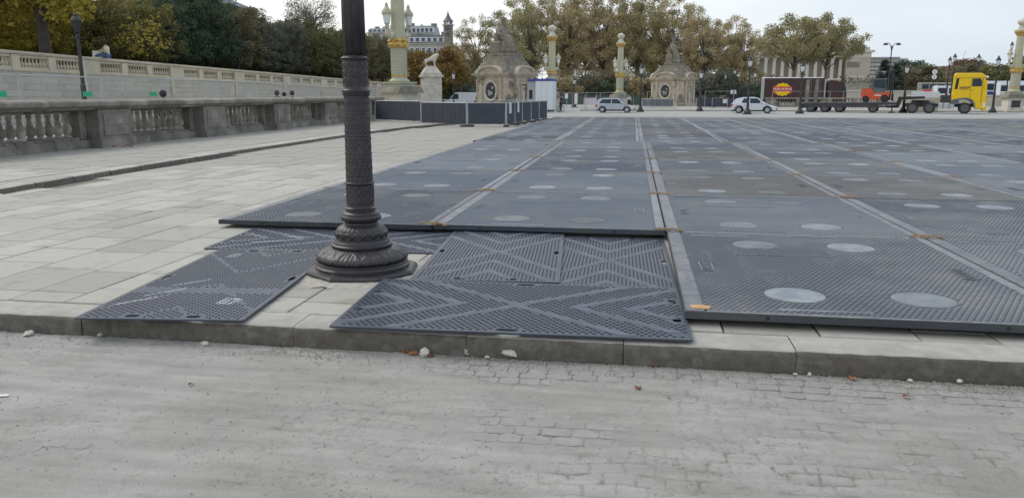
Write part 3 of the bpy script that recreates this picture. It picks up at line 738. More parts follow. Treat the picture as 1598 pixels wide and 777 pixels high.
g = MB(); g.lathe([(.1135 - .011 * (z - .806) / .76 + (.012 * max(0, (z - 1.535) / .03) if z > 1.535 else 0), z) for z in zz], 224, fn=shaftrel); g.build('lower_shaft', M['iron'], post, smooth=True)
g = MB(); g.lathe([(.10, 1.56), (.117, 1.566), (.121, 1.575), (.120, 1.586), (.113, 1.592), (.108, 1.60)], 96); g.build('collar', M['iron'], post, auto=35)
def scroll(t, z, r):
    v = .0; n = 5
    for row, zc in enumerate((1.655, 1.72, 1.785)):
        a = ((t * n / (2 * PI)) + (.5 if row == 1 else 0)) % 1 - .5
        dx, dz = a / n * 2 * PI * .108, z - zc
        for sg in (-1, 1):
            d = math.hypot(dx - sg * .030, dz); an = math.atan2(dz, (dx - sg * .03) * sg)
            sp = math.cos((d * 330 - an))
            if d < .034: v = max(v, .0065 * max(0, sp))
        v = max(v, .007 * math.exp(-((dx / .006) ** 2 + (dz / .02) ** 2)))
    v = max(v, .005 * math.exp(-((z - 1.60) / .006) ** 2) , .005 * math.exp(-((z - 1.83) / .005) ** 2))
    return v
zz = np.linspace(1.595, 1.84, 72)
g = MB(); g.lathe([(.104, z) for z in zz], 288, fn=scroll); g.build('scroll_band', M['iron'], post, smooth=True)
g = MB(); g.lathe([(.104, 1.838), (.116, 1.842), (.118, 1.852), (.112, 1.858), (.10, 1.862), (.096, 1.87)], 96, fn=lambda t, z, r: .0025 * math.cos(t * 40) * (1.84 < z < 1.86)); g.build('collar', M['iron'], post, auto=35)
g = MB(); g.lathe([(.097, 1.865), (.094, 2.4), (.085, 3.6), (.075, 4.6)], 160, fn=lambda t, z, r: -.007 * max(0, math.cos(t * 10)) ** .5 if True else 0); g.build('fluted_shaft', M['iron'], post, smooth=True)
def lantern(parent, z0, s, mi, mg, x=0., y=0.):
    g = MB(); g.lathe([(.05 * s, z0 - .1 * s), (.12 * s, z0 - .04 * s), (.07 * s, z0), (.13 * s, z0 + .03 * s)], 8, (x, y, 0)); g.build('lantern_seat', mi, parent)
    g = MB(); g.lathe([(.13 * s, z0 + .03 * s), (.23 * s, z0 + .55 * s)], 6, (x, y, 0)); g.build('lantern_glass', mg, parent)
    g = MB()
    for i in range(6):
        t = 2 * PI * i / 6; c, q = math.cos(t), math.sin(t)
        g.tube((x + .135 * s * c, y + .135 * s * q, z0 + .03 * s), (x + .237 * s * c, y + .237 * s * q, z0 + .56 * s), .012 * s, n=4)
    g.lathe([(.26 * s, z0 + .55 * s), (.27 * s, z0 + .6 * s), (.19 * s, z0 + .72 * s), (.12 * s, z0 + .80 * s), (.13 * s, z0 + .88 * s), (.05 * s, z0 + .95 * s), (.03 * s, z0 + 1.05 * s), (.001, z0 + 1.08 * s)], 12, (x, y, 0)); g.build('lantern_cap', mi, parent)
lantern(post, 4.75, 1.0, M['iron'], M['glass'])
# rough mortar around the foot
g = MB(); q = random.Random(3); n = 60; vs = [(0, 0, .022)]
for ring, (rr, z) in enumerate(((.46, .012), (.53, .012), (.60, .006), (.66, .0))):
    for i in range(n):
        t = 2 * PI * i / n; k = rr * (1 + (q.uniform(-.09, .09) if ring > 1 else 0)); vs.append((k * math.cos(t), k * math.sin(t) * .98, z + q.uniform(-.004, .005)))
fs = [(0, 1 + i, 1 + (i + 1) % n) for i in range(n)] + [(1 + r * n + i, 1 + r * n + n + i, 1 + r * n + n + (i + 1) % n, 1 + r * n + (i + 1) % n) for r in range(3) for i in range(n)]
g.add(vs, fs); o = g.build('mortar_patch', M['mortar'], pavement, loc=(-2.35, 6.42, .0))
# ================================================================== NEAR BALUSTRADE
def baluster_profile(h, r):
    p = [(.95, 0), (.95, .07), (.55, .10), (.62, .13), (.85, .20), (1.0, .30), (.92, .40), (.68, .50), (.50, .60), (.42, .72), (.44, .78), (.60, .80), (.60, .83), (.45, .86), (.52, .90), (.85, .93), (.85, 1.)]
    return [(a * r, b * h) for a, b in p]
def shared(g, name, m, smooth=True, auto=None):
    o = g.build(name, m, smooth=smooth, auto=auto); me = o.data; bpy.data.objects.remove(o); return me
g = MB(); g.lathe(baluster_profile(.70, .135), 14); BAL = shared(g, 'baluster', M['bal'])
bal = thing('balustrade', 'low grimy grey stone balustrade with fat balusters and panelled piers along the left footway', 'balustrade', (0, 0, 0))
BX = -15.05; Z0 = .08
pier_y = [13.85, 19.2, 24.5, 29.8, 35.1, 40.3]
q = random.Random(17)
for k, y in enumerate(pier_y):
    L_ = 1.5
    g = MB()
    g.box(BX - .30, -14.32, y, y + L_, Z0 - .1, Z0 + .26); g.build('pier_plinth', M['dstone'], bal)
    g = MB(); g.box(BX - .26, -14.40, y + .03, y + L_ - .03, Z0 + .26, 1.12); g.build('pier', M['dstone'], bal)
    # raised panel of four blocks
    bw = (L_ - .5) / 2
    for a, b, c, d in ((0, .55, 0, .46), (.55, 1, 0, .46), (0, .45, .46, 1), (.45, 1, .46, 1)):
        g = MB(); yy0, yy1 = y + .22 + a * (L_ - .44), y + .22 + b * (L_ - .44); z0_, z1_ = .42 + c * .6, .42 + d * .6
        g.box(-14.41, -14.375 + q.uniform(-.004, .004), yy0 + .005, yy1 - .005, z0_ + .005, z1_ - .005); g.build('panel_block', M['dstone'], bal)
for k in range(len(pier_y)):
    y0 = pier_y[k] + 1.5; y1 = pier_y[k + 1] if k + 1 < len(pier_y) else 43.5
    # jambs
    for a, b in ((y0, y0 + .06), (y1 - .24, y1)):
        g = MB(); g.box(BX - .24, BX + .28, a, b, Z0 + .26, 1.11); g.build('jamb', M['dstone'], bal)
    n0 = int((y1 - y0) / 1.1); e = (y1 - y0) / n0
    for i in range(n0):
        g = MB(); g.bbox(BX + .02, y0 + e * (i + .5), Z0 - .1, .64, e - .012, .34, .03); g.build('plinth_block', M['dstone'], bal)
    n1 = int((y1 - y0 - .30) / .31); e = (y1 - y0 - .30) / n1
    for i in range(n1):
        yy = y0 + .06 + e * (i + .5)
        g = MB(); g.bbox(BX + .01, yy, Z0 + .24, .46, e - .02, .07, .01); g.build('ledge_brick', M['dstone'], bal)
        link('baluster', BAL, bal, (BX, yy, Z0 + .31 + q.uniform(-.006, .006)), q.random() * 6)
    g = MB(); g.box(BX - .2, BX + .2, y0 + .06, y1 - .24, 1.095, 1.13); g.build('under_rail', M['dstone'], bal)
y = 13.8
while y < 43.6:
    l = q.uniform(1.25, 1.9); g = MB()
    g.prism([(BX - .36, 1.13), (BX + .30, 1.13), (BX + .36, 1.2), (BX + .72, 1.205), (BX + .76, 1.25), (BX + .76, 1.36), (BX + .70, 1.39), (BX - .36, 1.39)] if False else
            [(BX - .34, 1.125), (BX + .60, 1.125), (BX + .66, 1.19), (BX + .76, 1.215), (BX + .78, 1.25), (BX + .78, 1.33), (BX + .72, 1.375), (BX - .3, 1.39), (BX - .36, 1.36)], y + .005, min(y + l, 43.8) - .005, 'y')
    g.build('coping_stone', M['dstone'], bal); y += l
# ================================================================== TEMPORARY FENCING
def jersey_panel(label, p0, p1, z=.0, h=2.0, group='wire fence panels standing in the side street', mesh_=True, tagc=False):
    p0, p1 = Vector((*p0, 0)), Vector((*p1, 0)); d = p1 - p0; L_ = d.length; rz = math.atan2(d.y, d.x)
    t = thing('fence_panel', label, 'fence', (p0.x, p0.y, z), rz, group)
    for x in (.03, L_ - .05): g = MB(); g.tube((x, 0, .05), (x, 0, h + .02), .021, n=6); g.build('post', M['galv'], t)
    for zz in (.2, h): g = MB(); g.tube((.03, 0, zz), (L_ - .05, 0, zz), .018, n=6); g.build('rail', M['galv'], t)
    if mesh_:
        g = MB(); n = int(L_ / .16)
        for i in range(n): x = .03 + (i + .5) * (L_ - .08) / n; g.box(x - .0016, x + .0016, -.0016, .0016, .2, h)
        for i in range(6): zz = .35 + i * h / 7; g.box(.03, L_ - .05, -.0018, .0018, zz - .0018, zz + .0018)
        tag(g.build('wire_mesh', M['galv'], t), kind='stuff')
    g = MB(); g.bbox(L_, 0, 0, .24, .62, .13, .03); g.build('foot_block', M['foot'], t)
    if tagc: g = MB(); g.box(L_ * .72, L_ * .72 + .42, -.03, -.022, h - .62, h - .46); g.build('name_plate', M['green'], t)
    return t
for k in range(12):
    y0 = 16.7 + k * 3.52
    jersey_panel('wire fence panel behind the balustrade, %s from the left edge%s' % (ORD[k], ', with green tag' if k < 3 else ''), (-17.5, y0), (-17.5, y0 + 3.5), 0, 2.08, tagc=k < 3)
# dark screened low fence round the monument works
pts = [(-14.0, 41.2), (-10.65, 38.4), (-7.85, 36.4), (-5.98, 36.6), (-5.92, 38.8), (-5.80, 40.6), (-5.60, 42.6), (-5.40, 44.6), (-5.16, 46.6)]
for k, (a, b) in enumerate(zip(pts[:-1], pts[1:])):
    d = Vector((b[0] - a[0], b[1] - a[1])); L_ = d.length; rz = math.atan2(d.y, d.x)
    t = thing('screened_fence', 'low fence panel with dark screen before the stone pavilion, %s from its left end' % ORD[k], 'fence', (a[0], a[1], 0 if k else .05), rz, 'dark screened fence panels round the pavilion')
    h = 1.14
    for x in (.03, L_ - .03): g = MB(); g.tube((x, 0, .05), (x, 0, h), .03 if L_ > 2.2 else .02, n=8); g.build('post', M['galv'], t)
    for zz in (.14, h - .02): g = MB(); g.tube((.05, 0, zz), (L_ - .05, 0, zz), .018, n=6); g.build('rail', M['galv'], t)
    g = MB(); n = 40; vs = []
    for i in range(n + 1):
        x = .06 + (L_ - .12) * i / n; yy = -.03 + .008 * math.sin(i * 1.6) + .004 * math.sin(i * .7)
        vs += [(x, yy, .13 + .01 * math.sin(i * .5)), (x, yy, h - .04), (x, yy + .006, h - .04), (x, yy + .006, .13)]
    fs = [(i * 4 + j, i * 4 + 4 + j, i * 4 + 4 + (j + 1) % 4, i * 4 + (j + 1) % 4) for i in range(n) for j in range(4)]
    g.add(vs, fs); g.build('screen', M['screen'], t)
    g = MB(); g.bbox(L_, 0, -.02 if k else -.07, .26 if k < 3 else .34, .72 if k < 3 else .5, .12, .04); g.build('foot_block', M['foot'], t)
    if k in (3, 4):
        g = MB(); g.box(.45, 1.05 if k == 3 else .85, -.055, -.048, .62, 1.12); s_ = g.build('notice', M['paper'], t)
        g = MB()
        for j in range(5): g.box(.52, .52 + (.4 if k == 3 else .22) * (.6 + .4 * ((j * 7) % 3) / 2), -.0575, -.0555, 1.04 - j * .08, 1.06 - j * .08)
        g.build('printed_lines', M['black'], s_)
# second line of steel railing behind the screens
for k in range(4):
    jersey_panel('thin steel barrier behind the dark screens, %s from the left' % ORD[k], (-15.5 + k * 2.6, 49.5 - k * .5), (-13 + k * 2.6, 49 - k * .5), -.1, 1.25, 'thin barriers behind the screens')
# ================================================================== TERRACE WALL (cream)
tw = thing('terrace_wall', 'long cream limestone terrace wall with balustrade on top, sloping down to the right', 'wall', (0, 0, 0))
TX = -32.
def ttop(y): return 3.78 - (y - 34) * .0128
g = MB(); g.cur = 0
ys_ = [18 + 4 * i for i in range(27)]
vs = []
for y in ys_: t_ = ttop(y) - .98; vs += [(TX, y, -.3), (TX, y, t_), (TX - .6, y, t_), (TX - .6, y, -.3)]
fs = [(i * 4 + j, i * 4 + 4 + j, i * 4 + 4 + (j + 1) % 4, i * 4 + (j + 1) % 4) for i in range(len(ys_) - 1) for j in range(4)]
g.add(vs, fs); g.build('wall', M['cream'], tw)
# courses of ashlar blocks: the lower wall
q = random.Random(31); blocks = []
y = 20.
rows = 8
for r in range(rows):
    y = 24 + (r % 2) * .6
    while y < 118:
        l = q.uniform(1.1, 1.5); zt = ttop(y) - .98; hh = zt / rows; blocks.append((y, l, r * hh, hh, y * 1.0)); y += l
blocks.sort(key=lambda b: b[0]); n_part = 0
g2 = MB()
for (y, l, z, hh, _) in blocks:
    pr = q.uniform(.012, .03)
    tgt = MB() if n_part < 290 else g2
    tgt.add([(TX, y + .01, z + .01), (TX + pr, y + .02, z + .02), (TX + pr, y + l - .02, z + .02), (TX, y + l - .01, z + .01), (TX, y + .01, z + hh - .01), (TX + pr, y + .02, z + hh - .02), (TX + pr, y + l - .02, z + hh - .02), (TX, y + l - .01, z + hh - .01)],
            [(1, 2, 6, 5), (0, 1, 5, 4), (2, 3, 7, 6), (4, 5, 6, 7), (0, 3, 2, 1)])
    if n_part < 290: tgt.build('wall_block', M['creamlow'], tw)
    n_part += 1
tag(g2.build('wall_block_remainder', M['creamlow'], tw), kind='stuff')
g = MB(); g.lathe([(a * .9, b) for a, b in baluster_profile(.50, .11)], 8); TB = shared(g, 'baluster', M['cream'])
nb = 0; gst = MB(); y = 24.; bay = 0
while y < 116:
    pier = .55 if bay % 3 else 1.6; t_ = ttop(y + 1) - .98
    g = MB(); g.box(TX - .42, TX + .08, y, y + pier, t_, t_ + .80); g.build('pier', M['cream'], tw)
    if bay % 3 == 0: g = MB(); g.box(TX, TX + .12, y - .02, y + .28, t_ - 1.1, t_ + .85); g.build('pilaster', M['cream'], tw)
    y += pier; w_ = 2.05; t_ = ttop(y + 1) - .98
    g = MB(); g.box(TX - .34, TX + .03, y, y + w_, t_, t_ + .16); g.build('plinth', M['cream'], tw)
    g = MB(); g.box(TX - .32, TX + .01, y, y + w_, t_ + .66, t_ + .82); g.build('under_rail', M['cream'], tw)
    for i in range(8):
        yy = y + w_ * (i + .5) / 8
        if nb < 290: link('baluster', TB, tw, (TX - .15, yy, t_ + .16)); nb += 1
        else: gst.lathe([(a * .9, b) for a, b in baluster_profile(.50, .11)][::2], 6, (TX - .15, yy, t_ + .16))
    y += w_; bay += 1
tag(gst.build('baluster_remainder', M['cream'], tw), kind='stuff')
for i in range(30):
    y0, y1 = 22 + i * 3.2, 22 + i * 3.2 + 3.19; a, b = ttop(y0), ttop(y1); g = MB(); vs = []
    for yy, t_ in ((y0, a), (y1, b)):
        vs += [(TX - .5, yy, t_ - .17), (TX + .12, yy, t_ - .17), (TX + .17, yy, t_ - .10), (TX + .17, yy, t_ - .02), (TX + .1, yy, t_), (TX - .5, yy, t_)]
    g.add(vs, [(i_, (i_ + 1) % 6, 6 + (i_ + 1) % 6, 6 + i_) for i_ in range(6)] + [tuple(range(6)), tuple(range(6, 12))]); g.build('coping_stone', M['cream'], tw)
    g = MB(); vs = []
    for yy, t_ in ((y0, a - 1.03), (y1, b - 1.03)): vs += [(TX, yy, t_), (TX + .07, yy, t_), (TX + .09, yy, t_ + .07), (TX, yy, t_ + .09)]
    g.add(vs, [(j, (j + 1) % 4, 4 + (j + 1) % 4, 4 + j) for j in range(4)] + [(0, 1, 2, 3), (4, 5, 6, 7)]); g.build('string_course', M['cream'], tw)
# terrace earth behind
g = MB(); vs = []
for y in (10, 60, 118): t_ = ttop(y) - .95; vs += [(TX - .5, y, t_), (TX - 150, y, t_ + .4)]
g.add(vs, [(0, 2, 3, 1), (2, 4, 5, 3)]); g.add([(TX - .5, 118, -.4), (TX - .5, 118, 1.8), (TX - 150, 118, 2), (TX - 150, 118, -.4)], [(0, 1, 2, 3)])
tag(g.build('terrace_ground', M['grassm']), kind='structure')
# lion on its pedestal at the wall end
LY = 96; lx = at(673, LY)
t = thing('lion_statue', 'white stone lion standing on a tall pale pedestal at the end of the terrace wall', 'statue', (lx, LY, -.35), R(25))
for (sx_, z0, z1) in ((2.3, 0, 3.9), (2.7, 3.9, 4.15), (2.3, 4.15, 4.4)):
    g = MB(); g.box(-sx_ / 2, sx_ / 2, -sx_ / 2, sx_ / 2, z0, z1 - .003); g.build('pedestal' if z0 == 0 else 'pedestal_cornice', M['white_stone'], t)
g = MB(); g.bbox(0, 0, 4.4, 2.2, 2.2, .75, taper=.55); g.build('pedestal_cap', M['white_stone'], t)
g = MB(); g.bbox(0, 0, 5.15, 1.3, .7, .12); g.build('base_slab', M['white_stone'], t)
def skinned(name, joints, edges, m, parent, loc=(0, 0, 0), sub=1):
    me = bpy.data.meshes.new(name); me.from_pydata([j[:3] for j in joints], edges, []); me.materials.append(m)
    o = bpy.data.objects.new(name, me); COL.objects.link(o)
    if parent: o.parent = parent
    o.location = loc
    md = o.modifiers.new('skin', 'SKIN'); md.use_smooth_shade = True
    if not me.skin_vertices: me.attributes.new('x', 'FLOAT', 'POINT')
    for i, j in enumerate(joints):
        v = me.skin_vertices[0].data[i]; r = j[3]; v.radius = (r, r) if not hasattr(r, '__len__') else r; v.use_root = (i == 0)
    s_ = o.modifiers.new('sub', 'SUBSURF'); s_.levels = sub; s_.render_levels = sub
    return o
def lion_joints(s=1.):
    J = [(-.40, 0, .62, .20), (-.05, 0, .64, .19), (.32, 0, .72, .25), (.56, 0, .95, .25), (.66, 0, 1.08, .18), (.86, 0, 1.02, .10)]
    E_ = [(0, 1), (1, 2), (2, 3), (3, 4), (4, 5)]
    for sy in (-1, 1):
        k = len(J); J += [(.34, .13 * sy, .45, .10), (.38, .14 * sy, .22, .065), (.40, .14 * sy, .05, .065), (.48, .14 * sy, .02, .05)]; E_ += [(2, k), (k, k + 1), (k + 1, k + 2), (k + 2, k + 3)]
        k = len(J); J += [(-.42, .13 * sy, .42, .12), (-.52, .14 * sy, .24, .06), (-.42, .14 * sy, .05, .055), (-.33, .14 * sy, .02, .05)]; E_ += [(0, k), (k, k + 1), (k + 1, k + 2), (k + 2, k + 3)]
    k = len(J); J += [(-.6, 0, .55, .04), (-.66, .05, .3, .035), (-.6, .1, .15, .05)]; E_ += [(0, k), (k, k + 1), (k + 1, k + 2)]
    return [(a * s, b * s, c * s, d * s) for a, b, c, d in J], E_
J, E_ = lion_joints(1.3); skinned('lion', J, E_, M['white_stone'], t, (0, 0, 5.27))
# ================================================================== COLUMNS WITH SHIP PROWS
def rostral(label, loc, s=1., shaft_only=False, rz=0):
    t = thing('rostral_column', label, 'column', loc, rz, 'green and gold columns with ship prows'); t.scale = (s,) * 3
    g = MB(); g.box(-.85, .85, -.85, .85, 0, .3); g.box(-.72, .72, -.72, .72, .3, 1.45); g.build('pedestal', M['white_stone'], t)
    g = MB(); g.prism([(-.98, 1.45), (.98, 1.45), (.78, 1.80), (-.78, 1.80)], -.98, .98, 'y'); g.build('pedestal_cornice', M['pdark'], t)
    g = MB(); g.box(-.62, .62, -.62, .62, 1.80, 1.98); g.build('plinth', M['verdi'], t)
    g = MB(); g.box(-.70, .70, -.70, .70, 1.98, 2.06); g.lathe([(.55, 2.06), (.60, 2.12), (.55, 2.18), (.46, 2.22)], 24); g.build('gilt_base', M['gold'] if False else M['bronze'], t)
    g = MB(); g.lathe([(.45, 2.22), (.44, 2.4), (.44, 3.95)], 32); g.build('drum', M['verdi'], t)
    g = MB(); g.lathe([(.462, 2.36), (.466, 2.42), (.462, 2.47)], 32); g.build('gilt_band', M['gold'], t)
    g = MB()
    for r_ in range(10):
        for k in range(18):
            a = 2 * PI * (k + (r_ % 2) * .5) / 18; z = 2.55 + r_ * .142; c, q_ = math.cos(a), math.sin(a); tx, ty = -q_ * .062, c * .062
            g.add([(c * .445 + tx, q_ * .445 + ty, z + .125), (c * .445 - tx, q_ * .445 - ty, z + .125), (c * .475 - tx * .8, q_ * .475 - ty * .8, z + .02), (c * .475 + tx * .8, q_ * .475 + ty * .8, z + .02),
                   (c * .445 + tx * .8, q_ * .445 + ty * .8, z)], [(0, 1, 2, 3), (3, 2, 4)])
    tag(g.build('scale_pattern', M['bronze'], t), kind='stuff')
    g = MB(); g.lathe([(.44, 3.93), (.56, 4.0), (.60, 4.12), (.54, 4.26), (.60, 4.34), (.46, 4.45)], 40, fn=lambda a, z, r: .035 * math.sin(a * 9 + z * 30)); g.build('gilt_wreath', M['gold'], t)
    g = MB(); g.lathe([(.40, 4.44), (.385, 6.0), (.35, 7.6)], 80, fn=lambda a, z, r: -.018 * max(0, math.cos(a * 16))); g.build('fluted_shaft', M['bronze'], t)
    for sx_ in (-1, 1):
        g = MB()
        g.path([(.3 * sx_, 0, 4.7), (.55 * sx_, 0, 4.55), (.82 * sx_, 0, 4.72), (.80 * sx_, 0, 4.98)], [.16, .19, .13, .07], 8)
        g.ball((.80 * sx_, 0, 5.08), .14, n=8, m=5); pr = g.build('ship_prow', M['bronze'], t)
        g = MB(); g.lathe([(.14, 5.1), (.08, 5.18), (.17, 5.24)], 8, (.80 * sx_, 0, 0)); g.build('lantern_foot', M['verdi'], t)
        g = MB(); g.lathe([(.16, 5.24), (.23, 5.72)], 8, (.80 * sx_, 0, 0)); g.build('lantern_glass', M['glass'], t)
        g = MB(); g.lathe([(.27, 5.72), (.29, 5.84), (.22, 5.98), (.12, 6.10), (.08, 6.2), (.09, 6.25), (.02, 6.38)], 10, (.80 * sx_, 0, 0)); g.build('lantern_cap', M['bronze'], t)
    g = MB(); g.lathe([(.36, 7.58), (.40, 7.66), (.52, 7.85), (.60, 7.95), (.60, 8.08)], 32, fn=lambda a, z, r: .02 * math.sin(a * 12)); g.build('gilt_capital', M['gold'], t)
    g = MB(); g.lathe([(.62, 8.08), (.62, 8.16), (.38, 8.22), (.30, 8.45), (.20, 8.60), (.30, 8.68), (.44, 8.85), (.46, 9.0), (.38, 9.15), (.12, 9.3), (.01, 9.36)], 20); g.build('sphere_finial', M['white_stone'], t)
    return t
rostral('huge green and gold column with scale pattern, running out of the top of the frame', (at(624, 48), 48, 0), 1.1, rz=R(58))
rostral('pale green and gold column right behind the white site cabin', (at(861, 88), 88, -.35), rz=R(35))
rostral('pale green and gold column above the silver hatchback', (at(967, 101), 101, -.35), rz=R(35))
c4 = rostral('pale green and gold column at the far right beyond the yellow cab', (at(1582, 88), 88, -.3), 1.0)
g = MB(); g.box(-.42, .42, -.745, -.725, .45, 1.15); g.build('dark_plaque', M['chassis'], c4)
# ================================================================== PAVILIONS
def seated_statue(parent, z0, s, mats_=None):
    m = M['pdark']
    g = MB(); g.bbox(0, 0, z0, 2.5 * s, 2.0 * s, .35 * s, .05); g.bbox(-.55 * s, 0, z0 + .35 * s, 1.1 * s, 1.5 * s, 1.3 * s, .08); g.build('throne', m, parent)
    # draped body
    z = z0 + .35 * s
    J = [(-.25, 0, 1.45, .50), (-.22, 0, 2.1, .40), (-.2, 0, 2.55, .44), (-.18, 0, 2.95, .16), (-.15, 0, 3.2, .25),
         (.45, -.28, 1.4, .36), (.62, -.32, .75, .28), (.75, -.34, .12, .30), (.4, .3, 1.35, .36), (.5, .38, .7, .3), (.55, .42, .1, .33),
         (-.2, -.55, 2.55, .22), (-.05, -.85, 2.1, .16), (.35, -.9, 1.95, .13), (.5, -.9, 2.0, .10),
         (-.2, .55, 2.55, .22), (-.05, .9, 2.15, .16), (.25, 1.0, 2.35, .12), (.35, 1.05, 2.5, .10)]
    E_ = [(0, 1), (1, 2), (2, 3), (3, 4), (0, 5), (5, 6), (6, 7), (0, 8), (8, 9), (9, 10), (2, 11), (11, 12), (12, 13), (13, 14), (2, 15), (15, 16), (16, 17), (17, 18)]
    skinned('seated_figure', [(a * s, b * s, c * s, r * s) for a, b, c, r in J], E_, m, parent, (0, 0, z))
    g = MB(); g.lathe([(.60 * s, 0), (.72 * s, .3 * s), (.62 * s, .9 * s), (.5 * s, 1.35 * s)], 28, (.2 * s, 0, z), fn=lambda a, zz_, r: .06 * s * math.sin(a * 9 + zz_), sx=1.15); g.build('drapery', m, parent)
    g = MB(); g.ball((-.15 * s, 0, z + 3.2 * s), .27 * s, .25 * s, .33 * s); g.lathe([(.24 * s, 3.30 * s), (.28 * s, 3.36 * s), (.26 * s, 3.6 * s), (.33 * s, 3.62 * s), (.31 * s, 3.78 * s)], 14, (-.15 * s, 0, z), fn=lambda a, zz_, r: .03 * s * (1 if math.sin(a * 6) > 0 else -1) * (zz_ > 3.6 * s)); g.build('turreted_crown', m, parent)
    g = MB(); g.path([(-.5 * s, .0, z + .6 * s), (-.78 * s, .1, z + 1.8 * s), (-.62 * s, .05, z + 2.6 * s), (-.3 * s, 0, z + 3.1 * s)], [.4 * s, .42 * s, .34 * s, .18 * s], 10); g.build('cloak', m, parent)
    for k, (x, y, h) in enumerate(((.95, -.6, .8), (.9, .75, 1.0))):
        g = MB(); g.ball((x * s, y * s, z + h * .35 * s), .32 * s, .28 * s, h * .45 * s, 9, 6); g.ball((x * s, y * s, z + h * .85 * s), .17 * s, n=8, m=5); g.build('attribute_figure', m, parent)
def pavilion(label, loc, rz, s=1.):
    t = thing('stone_pavilion', label, 'pavilion', loc, rz); t.scale = (s,) * 3
    W_ = 2.55
    def oct_(h, c): return [(-h + c, -h), (h - c, -h), (h, -h + c), (h, h - c), (h - c, h), (-h + c, h), (-h, h - c), (-h, -h + c)]
    g = MB(); g.prism(oct_(W_ + .25, .55), 0, .5, 'z'); g.build('plinth', M['pstone'], t)
    n = 8
    for k in range(n):   # body courses
        z = .5 + k * 3.1 / n; g = MB(); g.prism(oct_(W_ - (.012 if k % 2 else 0), .6), z + .008, z + 3.1 / n - .004, 'z'); g.build('wall_course', M['pstone'], t)
    g = MB(); g.prism(oct_(W_ - .05, .6), .5, 3.62, 'z'); g.build('wall_core', M['pdark'], t)
    for (z0, z1, e) in ((3.6, 3.75, .10), (3.752, 3.90, .28), (3.902, 4.0, .38)): g = MB(); g.prism(oct_(W_ + e, .55), z0, z1, 'z'); g.build('cornice', M['pstone'], t)
    for a in range(4):
        mtx = Matrix.Rotation(a * PI / 2, 4, 'Z')
        def bx(g): g.v = [tuple(mtx @ Vector(p)) for p in g.v]; return g
        for sx_ in (-1, 1):
            g = MB(); g.box(1.35 * sx_ - .22, 1.35 * sx_ + .22, -W_ - .16, -W_, .5, 3.6); bx(g).build('pilaster', M['pstone'], t)
        arc = [(-1.75, 4.0)] + [(1.75 * math.cos(PI - PI * i / 16), 4.0 + .85 * math.sin(PI * i / 16)) for i in range(17)] + [(1.75, 4.0)]
        inn = [(1.45 * math.cos(PI * i / 14), 4.08 + .58 * math.sin(PI * i / 14)) for i in range(15)]
        g = MB(); g.prism(arc[1:-1], -W_ - .42, -W_ + .55, 'y', [inn]); bx(g).build('arched_pediment', M['pstone'], t)
        g = MB(); g.prism(inn, -W_ - .20, -W_ + .5, 'y'); bx(g).build('tympanum', M['pstone'], t)
        if a in (0, 2, 3):
            g = MB(); n_ = 28
            vs = []
            for rr, yy in ((.92, -W_ - .02), (.96, -W_ - .10), (.80, -W_ - .12), (.74, -W_ - .06)):
                for i in range(n_): th = 2 * PI * i / n_; k_ = rr * (1 + .03 * (i % 2)); vs.append((.92 * k_ * math.cos(th), yy, 2.15 + 1.2 * k_ * math.sin(th)))
            g.add(vs, [(r_ * n_ + i, r_ * n_ + (i + 1) % n_, (r_ + 1) * n_ + (i + 1) % n_, (r_ + 1) * n_ + i) for r_ in range(3) for i in range(n_)]); bx(g).build('oval_frame', M['white_stone'], t)
            g = MB(); g.prism([(.72 * math.cos(2 * PI * i / 24), 2.15 + .92 * math.sin(2 * PI * i / 24)) for i in range(24)], -W_ - .05, -W_ - .0, 'y'); bx(g).build('oval_opening', M['chassis'], t)
            g = MB(); rq = random.Random(4)
            for i in range(7): g.ball((rq.uniform(-.28, .28), -W_ - .05, 2.15 + rq.uniform(-.5, .5)), .16, .07, .18, 7, 4)
            tag(bx(g).build('relief_carving', M['pebble'], t), kind='stuff')
            g = MB()
            for sx_ in (-1, 1): g.path([(.75 * sx_, -W_ - .04, 2.95), (1.0 * sx_, -W_ - .05, 2.5), (.98 * sx_, -W_ - .05, 1.7), (.62 * sx_, -W_ - .04, 1.15)], [.10, .14, .12, .06], 7)
            tag(bx(g).build('garland', M['pstone'], t), kind='stuff')
        else:
            g = MB(); g.box(-.55, .55, -W_ - .12, -W_ - .0, .5, 3.05); g.box(-.38, .38, -W_ - .125, -W_ - .05, .5, 2.85); bx(g).build('door_frame', M['pstone'], t)
            g = MB(); g.box(-.38, .38, -W_ - .14, -W_ - .127, .5, 2.85); d = bx(g).build('door_recess', M['black'], t)
            g = MB(); g.box(-.38, .10, -W_ - .19, -W_ - .145, .5, 2.7); dd = bx(g).build('door', M['white_stone'], t)
            g = MB(); g.box(-.2, -.02, -W_ - .20, -W_ - .192, 2.1, 2.5); bx(g).build('door_window', M['black'], dd)
    # corner buttress bases on the chamfers
    for a in range(4):
        mtx = Matrix.Rotation(a * PI / 2 + PI / 4, 4, 'Z'); g = MB(); g.bbox(0, -W_ - .55, .0, 1.1, 1.0, 1.35, .25, taper=.8); g.bbox(0, -W_ - .45, 1.35, .7, .7, .5, .1, taper=.5)
        g.v = [tuple(mtx @ Vector(p)) for p in g.v]; g.build('corner_scroll', M['pdark'], t)
    q_ = random.Random(2)
    for k, (h0, h1, z0, z1) in enumerate(((W_ + .05, W_ - .1, 4.0, 4.55), (W_ - .2, W_ - .42, 4.55, 5.0), (W_ - .5, W_ - .62, 5.0, 5.4), (1.8, 1.72, 5.4, 5.8))):
        g = MB(); a_, b_ = oct_(h0, .5), oct_(h1, .45); g.add([(*p, z0) for p in a_] + [(*p, z1) for p in b_], [(i, (i + 1) % 8, 8 + (i + 1) % 8, 8 + i) for i in range(8)] + [tuple(range(8)), tuple(range(8, 16))]); g.build('roof_step', M['pdark'], t)
    g = MB()
